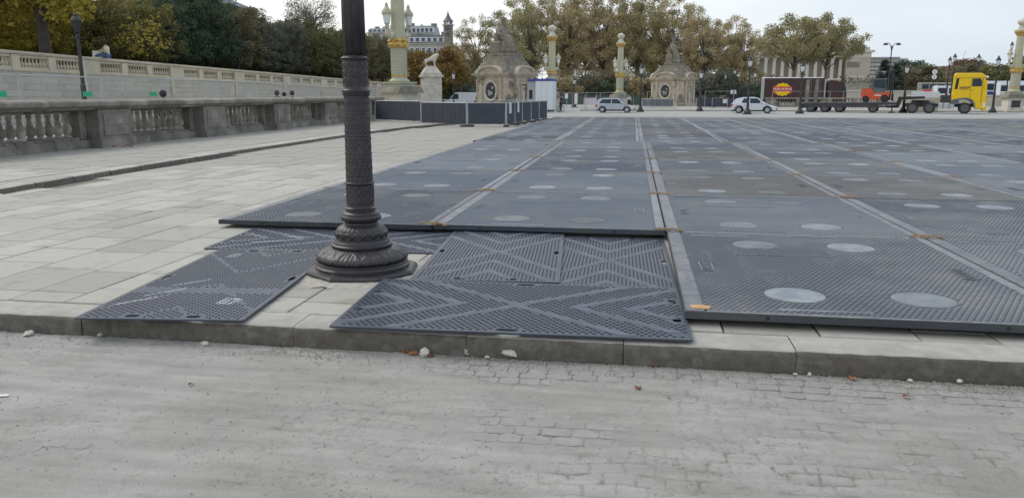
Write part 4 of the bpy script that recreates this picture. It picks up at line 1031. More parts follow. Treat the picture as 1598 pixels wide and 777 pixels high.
    for a in range(4):
        for sx_ in (-1, 1):
            th = a * PI / 2 + PI / 4 + sx_ * .18; g.ball((2.25 * math.cos(th), 2.25 * math.sin(th), 4.85), .42, .42, .4, 8, 5)
    tag(g.build('roof_carving', M['pdark'], t), kind='stuff')
    return t
def add_statue(t, z0, s, rz):
    seated_statue(t, z0, s)
p1 = pavilion('stone pavilion with oval relief and large seated statue on its roof, nearer of two', (at(788, 87), 87, -.30), R(-28))
seated_statue(p1, 5.8, 1.02)
for ch in p1.children:
    if ch.name.split('.')[0] in ('throne', 'drapery', 'seated_figure', 'cloak'): ch.scale = (1.25, 1.25, 1)
p2 = pavilion('stone pavilion with seated statue behind the lamp beside the silver car, farther of two', (at(1050, 117), 117, -.30), R(-28))
seated_statue(p2, 5.8, .95)
# ================================================================== STREET LAMPS
def street_lamp(label, loc, H=5.2, rz=0, glass=True, s=1.0):
    t = thing('street_lamp', label, 'lamp post', loc, rz, 'dark candelabra lamp posts round the square')
    k = H / 5.2
    g = MB(); g.lathe([(.42 * s, 0), (.42 * s, .1), (.34 * s, .14), (.33 * s, .26), (.22 * s, .40), (.20 * s, .48), (.15 * s, .58), (.13 * s, .66)], 16); g.build('lamp_base', M['irond'], t)
    g = MB(); g.lathe([(.115 * s, .66), (.11 * s, 1.7), (.125 * s, 1.72), (.12 * s, 1.95), (.09 * s, 2.0), (.07 * s, (H - 1.2)), (.11 * s, (H - 1.15)), (.06 * s, (H - 1.0))], 12); g.build('lamp_shaft', M['irond'], t)
    g = MB(); g.tube((-.38, 0, H - 1.22), (.38, 0, H - 1.22), .025, n=6); g.build('ladder_bar', M['irond'], t)
    lantern(t, H - 1.0, .95, M['irond'], M['glass'] if glass else M['irond'])
    return t
lamps = [(1000, 83, 4.9, 'tall dark lamp post right of the silver hatchback'), (1093, 86.5, 4.5, 'dark lamp post between the farther pavilion and the white crossover'),
         (1168, 75, 5.3, 'dark lamp post standing in front of the white crossover car'), (1250, 78, 4.9, 'dark lamp post at the tail of the low loader trailer'),
         (1412, 84, 4.9, 'dark lamp post behind the low loader between forklift and cab'), (1552, 85, 5.6, 'dark lamp post right of the yellow cab'),
         (708, 92, 4.6, 'dark lamp post left of the nearer stone pavilion'), (1177, 118, 5.2, 'thin dark lamp post seen just right of the crossover lamp'),
         (1477, 105, 6.4, 'left one of two dark lamp posts behind the yellow cab'), (1484, 108, 6.9, 'right one of two dark lamp posts behind the yellow cab'),
         (1521, 112, 7.0, 'dark lamp post rising above the roof of the yellow cab'), (896, 110, 4.2, 'short dark lamp post right of the cabin behind the barriers'),
         (1145, 140, 6.2, 'dark lamp post near the parked dark lorry'), (1131, 150, 5.6, 'farthest dark lamp post left of the dark lorry'),
         (1570, 120, 9.0, 'tall dark lamp post left of the far right column')]
for px, Y, H, lab in lamps: street_lamp(lab, (at(px, Y), Y, -.35 if Y > 62 else 0), H)
for k, (px, Y, H) in enumerate([(131, 34, 5.35), (376, 68, 5.3), (515, 96, 5.3), (603, 112, 5.3)]):
    street_lamp('dark lamp post by the terrace wall, %s from the left' % ORD[k], (at(px, Y), Y, 0), H, glass=False)
# modern double arm street light
X_, Y_ = at(1385, 110), 110
t = thing('double_street_light', 'slim modern street light with two curved arms left of the yellow truck', 'street light', (X_, Y_, -.3), R(10))
g = MB(); g.path([(0, 0, 0), (0, 0, 4), (0, 0, 8.0)], [.11, .09, .06], 8); g.build('pole', M['chassis'], t)
for sx_ in (-1, 1):
    g = MB(); g.path([(0, 0, 7.2), (.15 * sx_, 0, 7.9), (.45 * sx_, 0, 8.3), (.75 * sx_, 0, 8.25)], [.05, .045, .04, .04], 6); g.build('arm', M['chassis'], t)
    g = MB(); g.lathe([(.08, .22), (.32, .05), (.34, 0), (.2, -.08), (.01, -.1)], 12, (.85 * sx_, 0, 8.1)); g.build('lamp_head', M['chassis'], t)
# two round signs on a post
Y_ = 104; X_ = at(1455, Y_)
t = thing('road_sign', 'two white round sign discs one above the other on a thin post', 'road sign', (X_, Y_, -.3))
g = MB(); g.tube((0, 0, 0), (0, 0, 4.6), .04, n=6); g.build('post', M['chassis'], t)
for z in (4.45, 3.85): g = MB(); g.tube((0, -.05, z), (0, -.075, z), .29, n=20); g.build('sign_disc', M['paper'], t)
for z in (4.45, 3.85):
    g = MB(); g.box(-.05, .05, -.08, -.076, z - .15, z + .15); g.build('sign_mark', M['slate'], t)
# ================================================================== VEHICLES (x forward)
def arcpts(cx, cz, r, n=10, a0=180, a1=0): return [(cx + r * math.cos(R(a0 + (a1 - a0) * i / n)), cz + r * math.sin(R(a0 + (a1 - a0) * i / n))) for i in range(n + 1)]
def wheel(parent, x, y, r, w_, rimm=None, deep=.0, side=-1):
    o = thing('wheel', None, None, (x, y, r)); o.parent = parent
    g = MB(); pr = [(r * .62, -w_ / 2), (r * .9, -w_ / 2), (r, -w_ / 2 + .03), (r, w_ / 2 - .03), (r * .9, w_ / 2), (r * .62, w_ / 2)]
    g.lathe(pr, 24); g.v = [(a, c, b) for a, b, c in g.v]; g.build('tyre', M['rubber'], o)
    g = MB(); g.lathe([(.02, w_ / 2 - deep), (r * .2, w_ / 2 - deep + .01), (r * .25, w_ / 2 - .05 - deep), (r * .56, w_ / 2 - .03), (r * .64, w_ / 2 + .004)], 20, fn=lambda t, z, q_: 0); g.v = [(a, c * side, b) for a, b, c in g.v]; g.build('rim', rimm or M['rim'], o)
    if not rimm:
        for k in range(5):
            a = 2 * PI * k / 5; g = MB(); c, s_ = math.cos(a), math.sin(a); y_ = side * (w_ / 2 + .006)
            g.add([(c * r * .60 - s_ * .03, y_, s_ * r * .60 + c * .03), (c * r * .60 + s_ * .03, y_, s_ * r * .60 - c * .03), (c * r * .15 + s_ * .05, y_, s_ * r * .15 - c * .05), (c * r * .15 - s_ * .05, y_, s_ * r * .15 + c * .05)], [(0, 1, 2, 3)])
            g.add([(a_, y_ - side * .02, b_) for a_, _, b_ in g.v], [(0, 1, 2, 3)]); g.build('spoke', M['galv'], o)
    else: g = MB(); g.tube((0, side * (w_ / 2 - deep), 0), (0, side * (w_ / 2 - deep + .06), 0), r * .16, n=10); g.build('hub', M['chassis'], o)
    return o
def car(label, loc, rz, L_, H_, paint, suv=False, W_=1.76):
    t = thing('parked_car', label, 'car', loc, rz)
    r = .33 if suv else .31; xr, xf = L_ * .19, L_ * .80; belt = H_ * .60; sill = .22 if not suv else .26
    # lower body profile, rear at x=0, nose at x=L
    low = [(.06, .42), (.05, .75), (.12, belt - .02), (.5, belt + .03), (L_ * .62, belt - .02), (L_ * .73, belt - .06), (L_ * .90, belt - .20), (L_ * .97, belt - .34), (L_ * .995, .52), (L_ * .985, .28), (L_ * .93, sill)]
    low += arcpts(xf, .30, r + .07, 10, 0, 180) + arcpts(xr, .30, r + .07, 10, 0, 180) + [(.12, sill + .04)]
    hw = W_ / 2
    def shell(poly, hw_, e, name, m, par=t):
        cx = sum(p[0] for p in poly) / len(poly); cz = sum(p[1] for p in poly) / len(poly)
        g = MB(); n = len(poly); lays = [(-hw_, 1 - e), (-hw_ + .07, 1), (hw_ - .07, 1), (hw_, 1 - e)]; vs = []
        for y, k in lays: vs += [(cx + (p[0] - cx) * (1 - (1 - k) * .35) , y, cz + (p[1] - cz) * k) for p in poly]
        tr = tessellate_polygon([[Vector((p[0], p[1], 0)) for p in poly]])
        fs = [(a * n + i, a * n + (i + 1) % n, (a + 1) * n + (i + 1) % n, (a + 1) * n + i) for a in range(3) for i in range(n)]
        fs += [tuple(x) for x in tr] + [tuple(3 * n + x for x in q_) for q_ in tr]
        g.add(vs, fs); return g.build(name, m, par, auto=35)
    body = shell(low, hw, .07, 'body', paint)
    # greenhouse
    if suv: gh = [(.12, belt), (.48, H_ - .16), (1.1, H_ - .02), (L_ * .46, H_), (L_ * .58, H_ - .08), (L_ * .79, belt - .05)]
    else: gh = [(.10, belt), (.36, H_ - .12), (.8, H_ - .02), (L_ * .46, H_), (L_ * .57, H_ - .05), (L_ * .79, belt - .05)]
    def green(poly, name, m, w0, w1, z0):
        g = MB(); n = len(poly); vs = []
        for sg in (-1, 1):
            for x, z in poly: vs.append((x, sg * (w0 + (w1 - w0) * (z - z0) / (H_ - z0)), z))
        tr = tessellate_polygon([[Vector((p[0], p[1], 0)) for p in poly]])
        g.add(vs, [tuple(x) for x in tr] + [tuple(n + x for x in q_) for q_ in tr] + [(i, (i + 1) % n, n + (i + 1) % n, n + i) for i in range(n)]); return g.build(name, m, t, auto=40)
    green(gh, 'roof', paint, hw - .05, hw - .27, belt)
    # windows: side panes proud of the shell, screen, rear glass
    def sideglass(poly, sg, name='side_window'):
        g = MB(); vs = []; n = len(poly)
        for off in (.004, -.02):
            for x, z in poly: vs.append((x, sg * (hw - .05 + (-.22) * (z - belt) / (H_ - belt) + off), z))
        tr = tessellate_polygon([[Vector((p[0], p[1], 0)) for p in poly]]); g.add(vs, [tuple(x) for x in tr] + [(i, (i + 1) % n, n + (i + 1) % n, n + i) for i in range(n)]); g.build(name, M['cglass'], t)
    zt = H_ - .13; zb = belt + .02
    for sg in (-1, 1):
        if suv:
            sideglass([(1.02, zb + .06), (L_ * .40, zb), (L_ * .405, zt), (1.25, zt)], sg); sideglass([(L_ * .42, zb), (L_ * .70, zb), (L_ * .575, zt), (L_ * .42, zt)], sg)
        else:
            sideglass([(.42, zb + .04), (L_ * .40, zb), (L_ * .405, zt), (.72, zt - .02)], sg); sideglass([(L_ * .42, zb), (L_ * .71, zb), (L_ * .55, zt + .01), (L_ * .42, zt)], sg)
        g = MB(); g.box(L_ * .41 - .006, L_ * .41 + .006, sg * (hw + .001) - .003, sg * (hw + .001) + .003, sill + .08, belt - .05); g.build('door_gap', M['chassis'], t)
        g = MB(); g.box(L_ * .30, L_ * .34, sg * (hw + .012) - .008, sg * (hw + .012) + .008, belt - .17, belt - .145); g.build('door_handle', M['rim'], t)
        g = MB(); g.ball((L_ * .66, sg * (hw + .06), belt + .08), .09, .09, .07, 8, 5); g.build('mirror', paint, t)
        g = MB(); g.prism([(L_ * .88, belt - .22), (L_ * .955, belt - .34), (L_ * .95, belt - .42), (L_ * .86, belt - .32)], sg * (hw - .05), sg * (hw + .004), 'y'); g.build('headlight', M['glass'], t)
        g = MB(); g.prism([(.06, belt - .1), (.28, belt - .08), (.22, belt - .3), (.05, belt - .28)], sg * (hw - .05), sg * (hw + .004), 'y'); g.build('tail_light', M['red'], t)
        g = MB(); a_ = arcpts(xf, .30, r + .06, 12); b_ = arcpts(xf, .30, r + (.13 if suv else .075), 12)
        for xx in (xf, xr):
            o_ = [(p[0] - xf + xx, p[1]) for p in b_] + [(p[0] - xf + xx, p[1]) for p in reversed(a_)]
            g = MB(); g.prism(o_, sg * (hw - .12), sg * (hw + .003), 'y'); g.build('wheel_arch', M['black'] if suv else M['chassis'], t)
        for xx in (xr, xf): wheel(t, xx, sg * (hw - .12), r, .21, side=sg)
        g = MB(); g.box(xr + r + .1, xf - r - .1, sg * (hw - .04) - .02, sg * (hw - .04) + .02, sill - .04, sill + (.14 if suv else .05)); g.build('sill', M['black'], t)
    # front and rear screens
    for (xa, za), (xb, zb_) in ((gh[-2], gh[-1]), (gh[1], gh[0])):
        dx, dz = xb - xa, zb_ - za; nx_, nz_ = (dz, -dx); l = math.hypot(nx_, nz_); s_ = 1 if (nx_ / l) * (1 if xb > xa else -1) >= 0 else -1
        nx_, nz_ = abs(nx_) / l * (1 if xb > xa else -1) * .006, abs(nz_) / l * .006
        g = MB(); wa, wb = hw - .32, hw - .16
        p = [(xa + dx * .08 + nx_, za + dz * .08 + nz_, wa), (xb - dx * .08 + nx_, zb_ - dz * .08 + nz_, wb)]
        g.add([(p[0][0], -wa, p[0][1]), (p[0][0], wa, p[0][1]), (p[1][0], wb, p[1][1]), (p[1][0], -wb, p[1][1])], [(0, 1, 2, 3)]); g.build('windscreen' if xb > xa else 'rear_window', M['cglass'], t)
    g = MB(); g.box(L_ * .965, L_ + .01, -.55, .55, .30, .50); g.build('grille', M['black'], t)
    g = MB(); g.box(L_ + .011, L_ + .02, -.26, .26, .36, .47); g.build('number_plate', M['paper'], t)
    g = MB(); g.box(.1, L_ - .12, -hw + .13, hw - .13, .18, .5); g.build('underbody', M['black'], t)
    return t
Yc = 80; car('silver hatchback parked beside the tall lamp post in front of the trees', (at(930, Yc), Yc, -.345), R(-4), 4.03, 1.47, M['silver'])
Yc = 80; car('white crossover with dark wheel arches behind a lamp post, left of the low loader', (at(1142, Yc), Yc, -.345), R(-12), 4.35, 1.56, M['whitecar'], True, 1.8)
def vbox(name, x0, x1, y0, y1, z0, z1, m, par, c=.03):
    g = MB(); g.bbox((x0 + x1) / 2, (y0 + y1) / 2, z0, x1 - x0, y1 - y0, z1 - z0, c); return g.build(name, m, par)
# --- low loader semi trailer, rear at x=0
YT = 86; XT = at(1254, YT); RT = R(-19)
t = thing('low_loader_trailer', 'long dark low loader trailer with three rear axles and raised tail ramps', 'trailer', (XT, YT, -.345), RT)
deck = [(.2, .72), (10.6, .86), (10.6, .62), (.3, .5)]
g = MB(); g.prism([(.35, .62), (8.9, .80), (8.9, .98), (.25, .90)], -1.25, 1.25, 'y'); g.build('deck', M['chassis'], t)
g = MB(); g.prism([(.25, .92), (8.9, 1.0), (8.9, 1.05), (.25, .97)], -1.27, 1.27, 'y'); g.build('deck_edge', M['edgegrey'], t)
g = MB(); g.prism([(8.0, .70), (8.8, .75), (9.0, 1.58), (11.3, 1.62), (11.3, 1.42), (9.3, 1.28), (9.05, .5), (8.0, .5)], -.9, .9, 'y'); g.build('gooseneck', M['black'], t)
vbox('side_rail', .5, 8.0, -1.27, -1.22, .55, .72, M['chassis'], t)
for k in range(6): vbox('tool_box', 4.3 + k * .3, 4.3 + k * .3 + .05, -1.24, -1.2, .4, .7, M['chassis'], t, 0)
for x in (.95, 2.3, 3.68, 6.8):
    for sg in (-1, 1): wheel(t, x, sg * 1.08, .44, .30, M['rimdark'], .06, sg)
    g = MB(); g.prism(arcpts(x, .44, .53, 10) + list(reversed(arcpts(x, .44, .48, 10))), -1.24, -.9, 'y'); g.build('mudguard', M['chassis'], t)
for sg in (-1, 1):
    g = MB(); g.prism([(.25, .95), (.62, .95), (.66, 3.3), (.34, 3.3)] if sg < 0 else [(.95, .95), (1.3, .95), (1.34, 3.35), (1.02, 3.35)], sg * .9 - .12, sg * .9 + .12, 'y'); g.build('tail_ramp', M['dstone'], t)
g = MB(); g.prism([(-.15, .35), (.5, .55), (.6, .9), (.0, .9)], -1.2, 1.2, 'y'); g.build('tail_bar', M['black'], t)
g = MB(); g.bbox(8.5, -.8, -.0, .6, .3, .1); g.tube((8.5, -.8, .1), (8.5, -.8, .7), .06, n=6); g.build('landing_leg', M['chassis'], t)
# --- tractor unit
XD = XT + 9.3 * math.cos(RT) + .9; YD = YT + 9.3 * math.sin(RT)
t = thing('truck_tractor', 'bright yellow truck tractor with sleeper cab pulling the low loader', 'truck', (XD - .9, YD, -.345), RT)
o0 = 0
vbox('chassis_frame', .3, 6.9, -.45, .45, .62, .95, M['chassis'], t)
for x in (1.0, 2.45, 5.45):
    for sg in (-1, 1): wheel(t, x, sg * 1.08, .52, .34 if x > 5 else .38, M['rimdark'], .05 if x > 5 else .14, sg)
for x in (1.0, 2.45):
    for sg in (-1, 1): g = MB(); g.prism(arcpts(x, .52, .66, 12, 175, 5) + list(reversed(arcpts(x, .52, .61, 12, 175, 5))), sg * 1.24, sg * .85, 'y'); g.build('mudguard', M['chassis'], t)
for sg in (-1, 1):
    vbox('fuel_tank', 3.2, 4.55, sg * .95 - .28, sg * .95 + .28, .45, 1.02, M['galv'], t, .12)
    for k in (3.6, 4.1): vbox('tank_strap', k, k + .05, sg * .95 - .285, sg * .95 + .285, .44, 1.025, M['black'], t, .12)
# cab
cabp = [(4.25, 1.18), (4.3, 3.66), (4.42, 3.80), (6.55, 3.78), (6.86, 3.55), (6.98, 2.6), (7.12, 2.2), (7.15, .75), (7.05, .45), (6.35, .45), (6.15, .95), (5.95, 1.22), (5.5, 1.40), (4.9, 1.32), (4.6, 1.2)]
cx_, cz_ = 5.7, 2.2; g = MB(); n = len(cabp); vs = []
for y, k in ((-1.22, .965), (-1.17, .99), (-1.05, 1.), (1.05, 1.), (1.17, .99), (1.22, .965)): vs += [(cx_ + (x - cx_) * k, y, cz_ + (z - cz_) * k) for x, z in cabp]
tr = tessellate_polygon([[Vector((p[0], p[1], 0)) for p in cabp]])
g.add(vs, [(a * n + i, a * n + (i + 1) % n, (a + 1) * n + (i + 1) % n, (a + 1) * n + i) for a in range(5) for i in range(n)] + [tuple(x) for x in tr] + [tuple(5 * n + x for x in q_) for q_ in tr])
g.build('cab', M['yellow'], t, auto=30)
for sg in (-1, 1):
    yy = sg * 1.222
    def pl(name, poly, m, th=.008, par=t): g = MB(); g.prism(poly, yy - sg * .02, yy + sg * th, 'y'); return g.build(name, m, par)
    pl('door_window', [(5.82, 2.55), (6.62, 2.55), (6.62, 3.0), (6.5, 3.28), (5.82, 3.28)], M['cglass'])
    d_ = pl('sleeper_window', [(4.42, 2.3), (4.66, 2.3), (4.74, 3.3), (4.5, 3.3)], M['black'])
    pl('door_seam', [(6.66, 1.0), (6.70, 1.0), (6.70, 3.3), (6.66, 3.3)], M['brown']); pl('door_seam', [(5.74, 1.45), (5.765, 1.45), (5.765, 3.34), (5.74, 3.34)], M['brown'], .005)
    pl('roof_seam', [(4.34, 3.33), (6.9, 3.33), (6.9, 3.36), (4.34, 3.36)], M['brown'], .004)
    pl('wheel_arch_trim', [(4.2, 1.02), (4.3, 1.30), (4.9, 1.46), (5.5, 1.52), (6.0, 1.34), (6.22, .98), (6.3, .6), (6.18, .6), (6.05, .95), (5.8, 1.2), (5.4, 1.36), (4.8, 1.28), (4.4, 1.08)], M['forkdark'], .02)
    pl('headlight', [(6.85, .62), (7.06, .62), (7.06, 1.05), (6.92, 1.1)], M['glass'], .012)
    g = MB(); g.bbox(6.98, sg * 1.34, 2.35, .14, .12, .75, .03); g.build('mirror', M['yellow'], t)
    pl('side_skirt', [(4.2, .9), (4.9, .9), (4.9, 1.25), (4.2, 1.05)], M['forkdark'], .01)
g = MB(); g.prism([(6.93, 2.48), (6.995, 2.48), (6.86, 3.4), (6.80, 3.4)], -1.08, 1.08, 'y'); g.build('windscreen', M['cglass'], t)
vbox('sun_visor', 6.75, 7.12, -1.05, 1.05, 3.36, 3.52, M['glass'], t, .05)
vbox('bumper', 6.9, 7.2, -1.2, 1.2, .32, .72, M['yellow'], t, .06)
vbox('grille', 7.12, 7.17, -.75, .75, .9, 1.75, M['black'], t)
def text_part(body, size, m, parent, loc, rot, ext=.004, name='lettering'):
    c = bpy.data.curves.new(name, 'FONT'); c.body = body; c.size = size; c.extrude = ext; c.align_x = 'CENTER'; c.align_y = 'CENTER'; c.resolution_u = 2; c.offset = size * .02
    tmp = bpy.data.objects.new('tmp', c); COL.objects.link(tmp); dg = bpy.context.evaluated_depsgraph_get(); me = bpy.data.meshes.new_from_object(tmp.evaluated_get(dg)); bpy.data.objects.remove(tmp)
    me.materials.clear(); me.materials.append(m); o = bpy.data.objects.new(name, me); COL.objects.link(o); o.parent = parent; o.location = loc; o.rotation_euler = rot; return o
text_part('AREGP', .30, M['brown'], t, (5.25, -1.235, 2.42), (PI / 2, R(-2), 0))
g = MB(); g.box(4.9, 6.1, -1.238, -1.23, 2.22, 2.235); g.build('lettering_line', M['brown'], t)
g = MB(); g.tube((4.6, .5, 3.78), (5.05, .5, 5.9), .014, n=5); g.build('aerial', M['chassis'], t)
vbox('fifth_wheel', .9, 2.4, -.5, .5, .95, 1.25, M['black'], t)
for k in range(3): g = MB(); g.path([(3.9, -.3 + k * .25, 1.1), (3.7, -.3 + k * .25, 1.9), (3.5, -.3 + k * .2, 1.5), (3.2, -.2 + k * .2, 1.2)], .025, 5); g.build('air_hose', M['red'] if k == 0 else M['black'], t)
vbox('rear_equipment', 3.35, 4.1, -1.0, 1.0, 1.0, 1.75, M['chassis'], t)
# --- forklift on the deck
t = FK = thing('forklift', 'orange forklift with dark cab and raised mast chained on the low loader deck', 'forklift', (XT + 5.6 * math.cos(RT), YT + 5.6 * math.sin(RT), .675), RT)
g = MB(); g.prism([(.0, .55), (.05, 1.25), (.25, 1.42), (.95, 1.45), (1.2, 1.0), (2.0, .95), (2.45, 1.15), (2.75, 1.05), (2.7, .45), (1.6, .30), (.7, .30), (.3, .35)], -.62, .62, 'y'); g.build('body', M['fork'], t, auto=40)
g = MB(); g.prism([(-.06, .6), (-.02, 1.3), (.3, 1.46), (.3, .6)], -.66, .66, 'y'); g.build('counterweight', M['fork'], t)
for x in (1.0, 2.35):
    for sg in (-1, 1): g = MB(); g.path([(x, sg * .52, 1.2), (x + .12 * (1 if x < 2 else -1), sg * .5, 2.35)], .045, 5); g.build('cab_post', M['forkdark'], t)
vbox('cab_roof', 1.0, 2.35, -.58, .58, 2.32, 2.44, M['forkdark'], t)
for sg in (-1, 1):
    vbox('cab_door', 1.1, 2.28, sg * .54 - .02, sg * .54 + .02, 1.0, 1.45, M['forkdark'], t); vbox('cab_window', 1.18, 2.22, sg * .54 - .008, sg * .54 + .008, 1.5, 2.28, M['cglass'], t)
    g = MB(); g.box(1.3, 1.95, sg * .623 - .002, sg * .623 + .002, .68, .78); g.build('lettering_strip', M['paper'], t)
for x, r_ in ((.45, .34), (2.3, .40)):
    for sg in (-1, 1): wheel(t, x, sg * .55, r_, .26, M['black'], .02, sg)
for sg in (-1, 1):
    vbox('mast_rail', 2.72, 2.84, sg * .35 - .05, sg * .35 + .05, .25, 3.25, M['black'], t, 0); vbox('mast_channel', 2.92, 3.02, sg * .28 - .04, sg * .28 + .04, .2, 3.0, M['chassis'], t, 0)
    g = MB(); g.prism([(3.02, .15), (3.3, .15), (3.3, .19), (3.12, .22), (3.12, .9), (3.02, .9)], sg * .3 - .06, sg * .3 + .06, 'y'); g.build('fork_tine', M['black'], t)
vbox('carriage', 3.0, 3.06, -.5, .5, .4, .95, M['black'], t, 0)
FK.scale = (.93, .93, .96)
# white block load between forklift and cab
Y_ = 88; g = MB(); g.bbox(0, 0, 0, 2.6, 1.2, .62, .02); o = g.build('concrete_block', M['cabin'], loc=(at(1444, Y_), Y_, 1.12), rot=RT)
g = MB(); g.bbox(0, 0, -1.4, 2.6, 1.2, 1.398, .02); g.build('block_base', M['creamlow'], o); tag(o, 'long pale block seen behind the truck frame left of the yellow cab', 'block')
# --- brown box truck behind the balustrade
YB = 122; XB = at(1189, YB)
t = thing('box_truck', 'dark brown articulated truck with yellow and red emblem behind the stone balustrade', 'truck', (XB, YB, -.3), R(-2)); t.scale = (.88, 1, 1)
vbox('trailer_box', 0, 9.6, -1.25, 1.25, .95, 4.05, M['brown'], t, .02)
vbox('white_roof_edge', 0, 9.5, -1.28, 1.28, 4.052, 4.18, M['paper'], t, .04)
vbox('corner_strip', -.02, .15, -1.27, 1.27, .96, 4.04, M['galv'], t, 0)
for x in (7.6, 9.1): g = MB(); g.box(x, x + .05, -1.262, -1.254, 1.0, 4.0); g.build('panel_seam', M['dstone'], t)
vbox('chassis_frame', .2, 12.9, -.5, .5, .55, .94, M['chassis'], t)
for x in (1.2, 2.4, 9.7, 12.2):
    for sg in (-1, 1): wheel(t, x, sg * 1.05, .48, .32, M['rimdark'], .08, sg)
g = MB(); g.prism([(10.3, .9), (10.3, 3.55), (10.6, 3.75), (12.6, 3.55), (12.95, 3.2), (13.25, 2.2), (13.3, .5), (12.8, .5), (12.6, .95), (11.8, .95), (11.6, .6), (10.3, .6)], -1.22, 1.22, 'y'); g.build('cab', M['brown'], t, auto=30)
for sg in (-1, 1): g = MB(); g.prism([(12.0, 2.1), (12.75, 2.1), (12.7, 2.9), (12.0, 2.95)], sg * 1.2, sg * 1.23, 'y'); g.build('side_window', M['cglass'], t)
g = MB(); g.prism([(13.02, 2.2), (13.27, 2.2), (13.0, 3.15), (12.93, 3.15)], -1.05, 1.05, 'y'); g.build('windscreen', M['cglass'], t)
vbox('exhaust_stack', 9.75, 9.95, -1.2, -1.0, .9, 3.9, M['galv'], t, .02); vbox('air_deflector', 10.5, 12.3, -1.0, 1.0, 3.7, 4.0, M['pebble'], t, .15)
em = []
for i in range(48): a = 2 * PI * i / 48; k = 1 + .07 * math.cos(a * 12); em.append((3.1 + 1.32 * k * math.cos(a), 2.42 + .92 * k * math.sin(a)))
g = MB(); g.prism(em, -1.262, -1.252, 'y'); eb = g.build('emblem', M['ylogo'], t)
g = MB(); g.prism([(1.55, 2.1), (1.6, 2.85), (4.6, 2.85), (4.65, 2.1), (4.45, 1.72), (4.2, 1.80), (4.3, 2.15), (1.9, 2.15), (2.0, 1.80), (1.75, 1.72)], -1.272, -1.263, 'y'); g.build('emblem_ribbon', M['red'], t)
text_part('ERIZE ARTHUR', .44, M['paper'], t, (3.1, -1.276, 2.48), (PI / 2, 0, 0))
# --- dark lorry far left of the brown truck
YL = 142; t = thing('dark_lorry', 'small dark flatbed lorry parked far off, left of the brown truck', 'lorry', (at(1128, YL), YL, -.3), 0)
vbox('chassis_frame', 0, 5.0, -.9, .9, .5, .95, M['black'], t); g = MB(); g.prism([(.6, .9), (.6, 2.7), (2.4, 2.7), (2.75, 1.9), (2.85, .7), (.6, .7)], -1., 1., 'y'); g.build('cab', M['black'], t)
g = MB(); g.prism([(1.2, 1.75), (2.2, 1.75), (2.1, 2.45), (1.2, 2.45)], -1.02, -.99, 'y'); g.build('side_window', M['glass'], t); vbox('crane_body', 3.1, 4.0, -.8, .8, .9, 2.9, M['black'], t)
g = MB(); g.box(.2, .7, -1.02, -.98, .7, 1.1); g.build('tail_light', M['red'], t)
for x in (1.1, 4.2): wheel(t, x, -.9, .42, .3, M['rimdark'], .05, -1)
# --- white van left of the pavilion
YV = 98; t = thing('white_van', 'white van parked left of the nearer pavilion behind the fence', 'van', (at(693, YV), YV, -.345), 0)
g = MB(); g.prism([(0, .4), (.4, 1.0), (.95, 1.18), (1.5, 1.95), (2.1, 2.05), (4.3, 2.02), (4.4, .4)], -.95, .95, 'y'); g.build('body', M['whitecar'], t, auto=30)
g = MB(); g.prism([(1.08, 1.2), (1.55, 1.85), (2.1, 1.85), (2.1, 1.2)], -.965, -.94, 'y'); g.build('side_window', M['cglass'], t)
for x in (.85, 3.5): wheel(t, x, -.86, .33, .22, side=-1)
# --- white site cabin
YK = 80.5; t = thing('site_cabin', 'white panelled site cabin with a dark blue band along its top', 'cabin', (at(852, YK), YK, -.2), R(-6))
vbox('cabin_front', -.9, .9, -.9, .9, .12, 3.0, M['cabin'], t); 
for x in (-.3, .3): vbox('panel_seam', x - .01, x + .01, -.912, -.90, .15, 2.95, M['cabinside'], t, 0)
vbox('cabin_side', -1.75, -.91, -.75, .85, .12, 3.0, M['cabinside'], t); vbox('side_window', -1.6, -1.25, -.765, -.755, 1.2, 2.1, M['black'], t, 0)
vbox('blue_band', -1.76, .92, -.93, .92, 3.002, 3.2, M['blue'], t); vbox('cabin_skid', -.6, .7, -.85, .85, -.05, .118, M['black'], t)
for k in range(5): vbox('handrail', -.9 + k * .6, -.86 + k * .6, -.6, -.56, 3.2, 4.1, M['pebble'], t, 0)
vbox('handrail_top', -1.1, 1.6, -.6, -.56, 4.1, 4.15, M['pebble'], t, 0); vbox('handrail_mid', -1.1, 1.6, -.6, -.56, 3.65, 3.69, M['pebble'], t, 0)
# ================================================================== BACKDROP BUILDINGS
YP = 330; PX = at(1160, YP); kx = (at(1316, YP) - PX) / 39.5; ks_ = mpp(1238, YP) * 1.0
def zp(y, Y=YP, px=1238): return EYE + (146 - y) * mpp(px, Y)
t = thing('palace', 'distant stone palace front with twelve columns and a pediment behind the trees', 'palace', (PX, YP, 0), 0)
W12 = at(1316, YP) - PX
zc0, zc1, ze = zp(150), zp(92), zp(83)
vbox('podium', -1, W12 + 14, 0, 14, -1.5, zc0, M['palais'], t, 0)
vbox('rear_wall', 0, W12, 5, 14, zc0, ze - .02, M['palais'], t, 0)
for k in range(12):
    x = at(1167.3 + k * 12.9, YP) - PX; g = MB(); g.lathe([(.95, zc0), (.95, zc0 + .5), (.78, zc0 + .7), (.66, zc1 - 1.1), (.8, zc1 - .9), (1.0, zc1 - .3), (1.0, zc1)], 14, (x, 1.2, 0)); g.build('column', M['palcol'], t, smooth=True)
    if k % 2 == 0 and k < 11: g = MB(); g.box(x + 1.2, x + 2.4, 4.9, 4.98, zc0, zc0 + 7); g.build('doorway', M['win'], t)
vbox('entablature', -.6, W12 + .4, .1, 5, zc1 + .01, ze - .8, M['palais'], t, 0); vbox('cornice', -1.2, W12 + .6, -.5, 5.2, ze - .79, ze, M['palcol'], t, 0)
g = MB(); g.prism([(-1.2, ze + .01), (W12 + .6, ze + .01), (W12 / 2, zp(57))], .6, 14, 'y'); g.build('pediment_field', M['palais'], t)
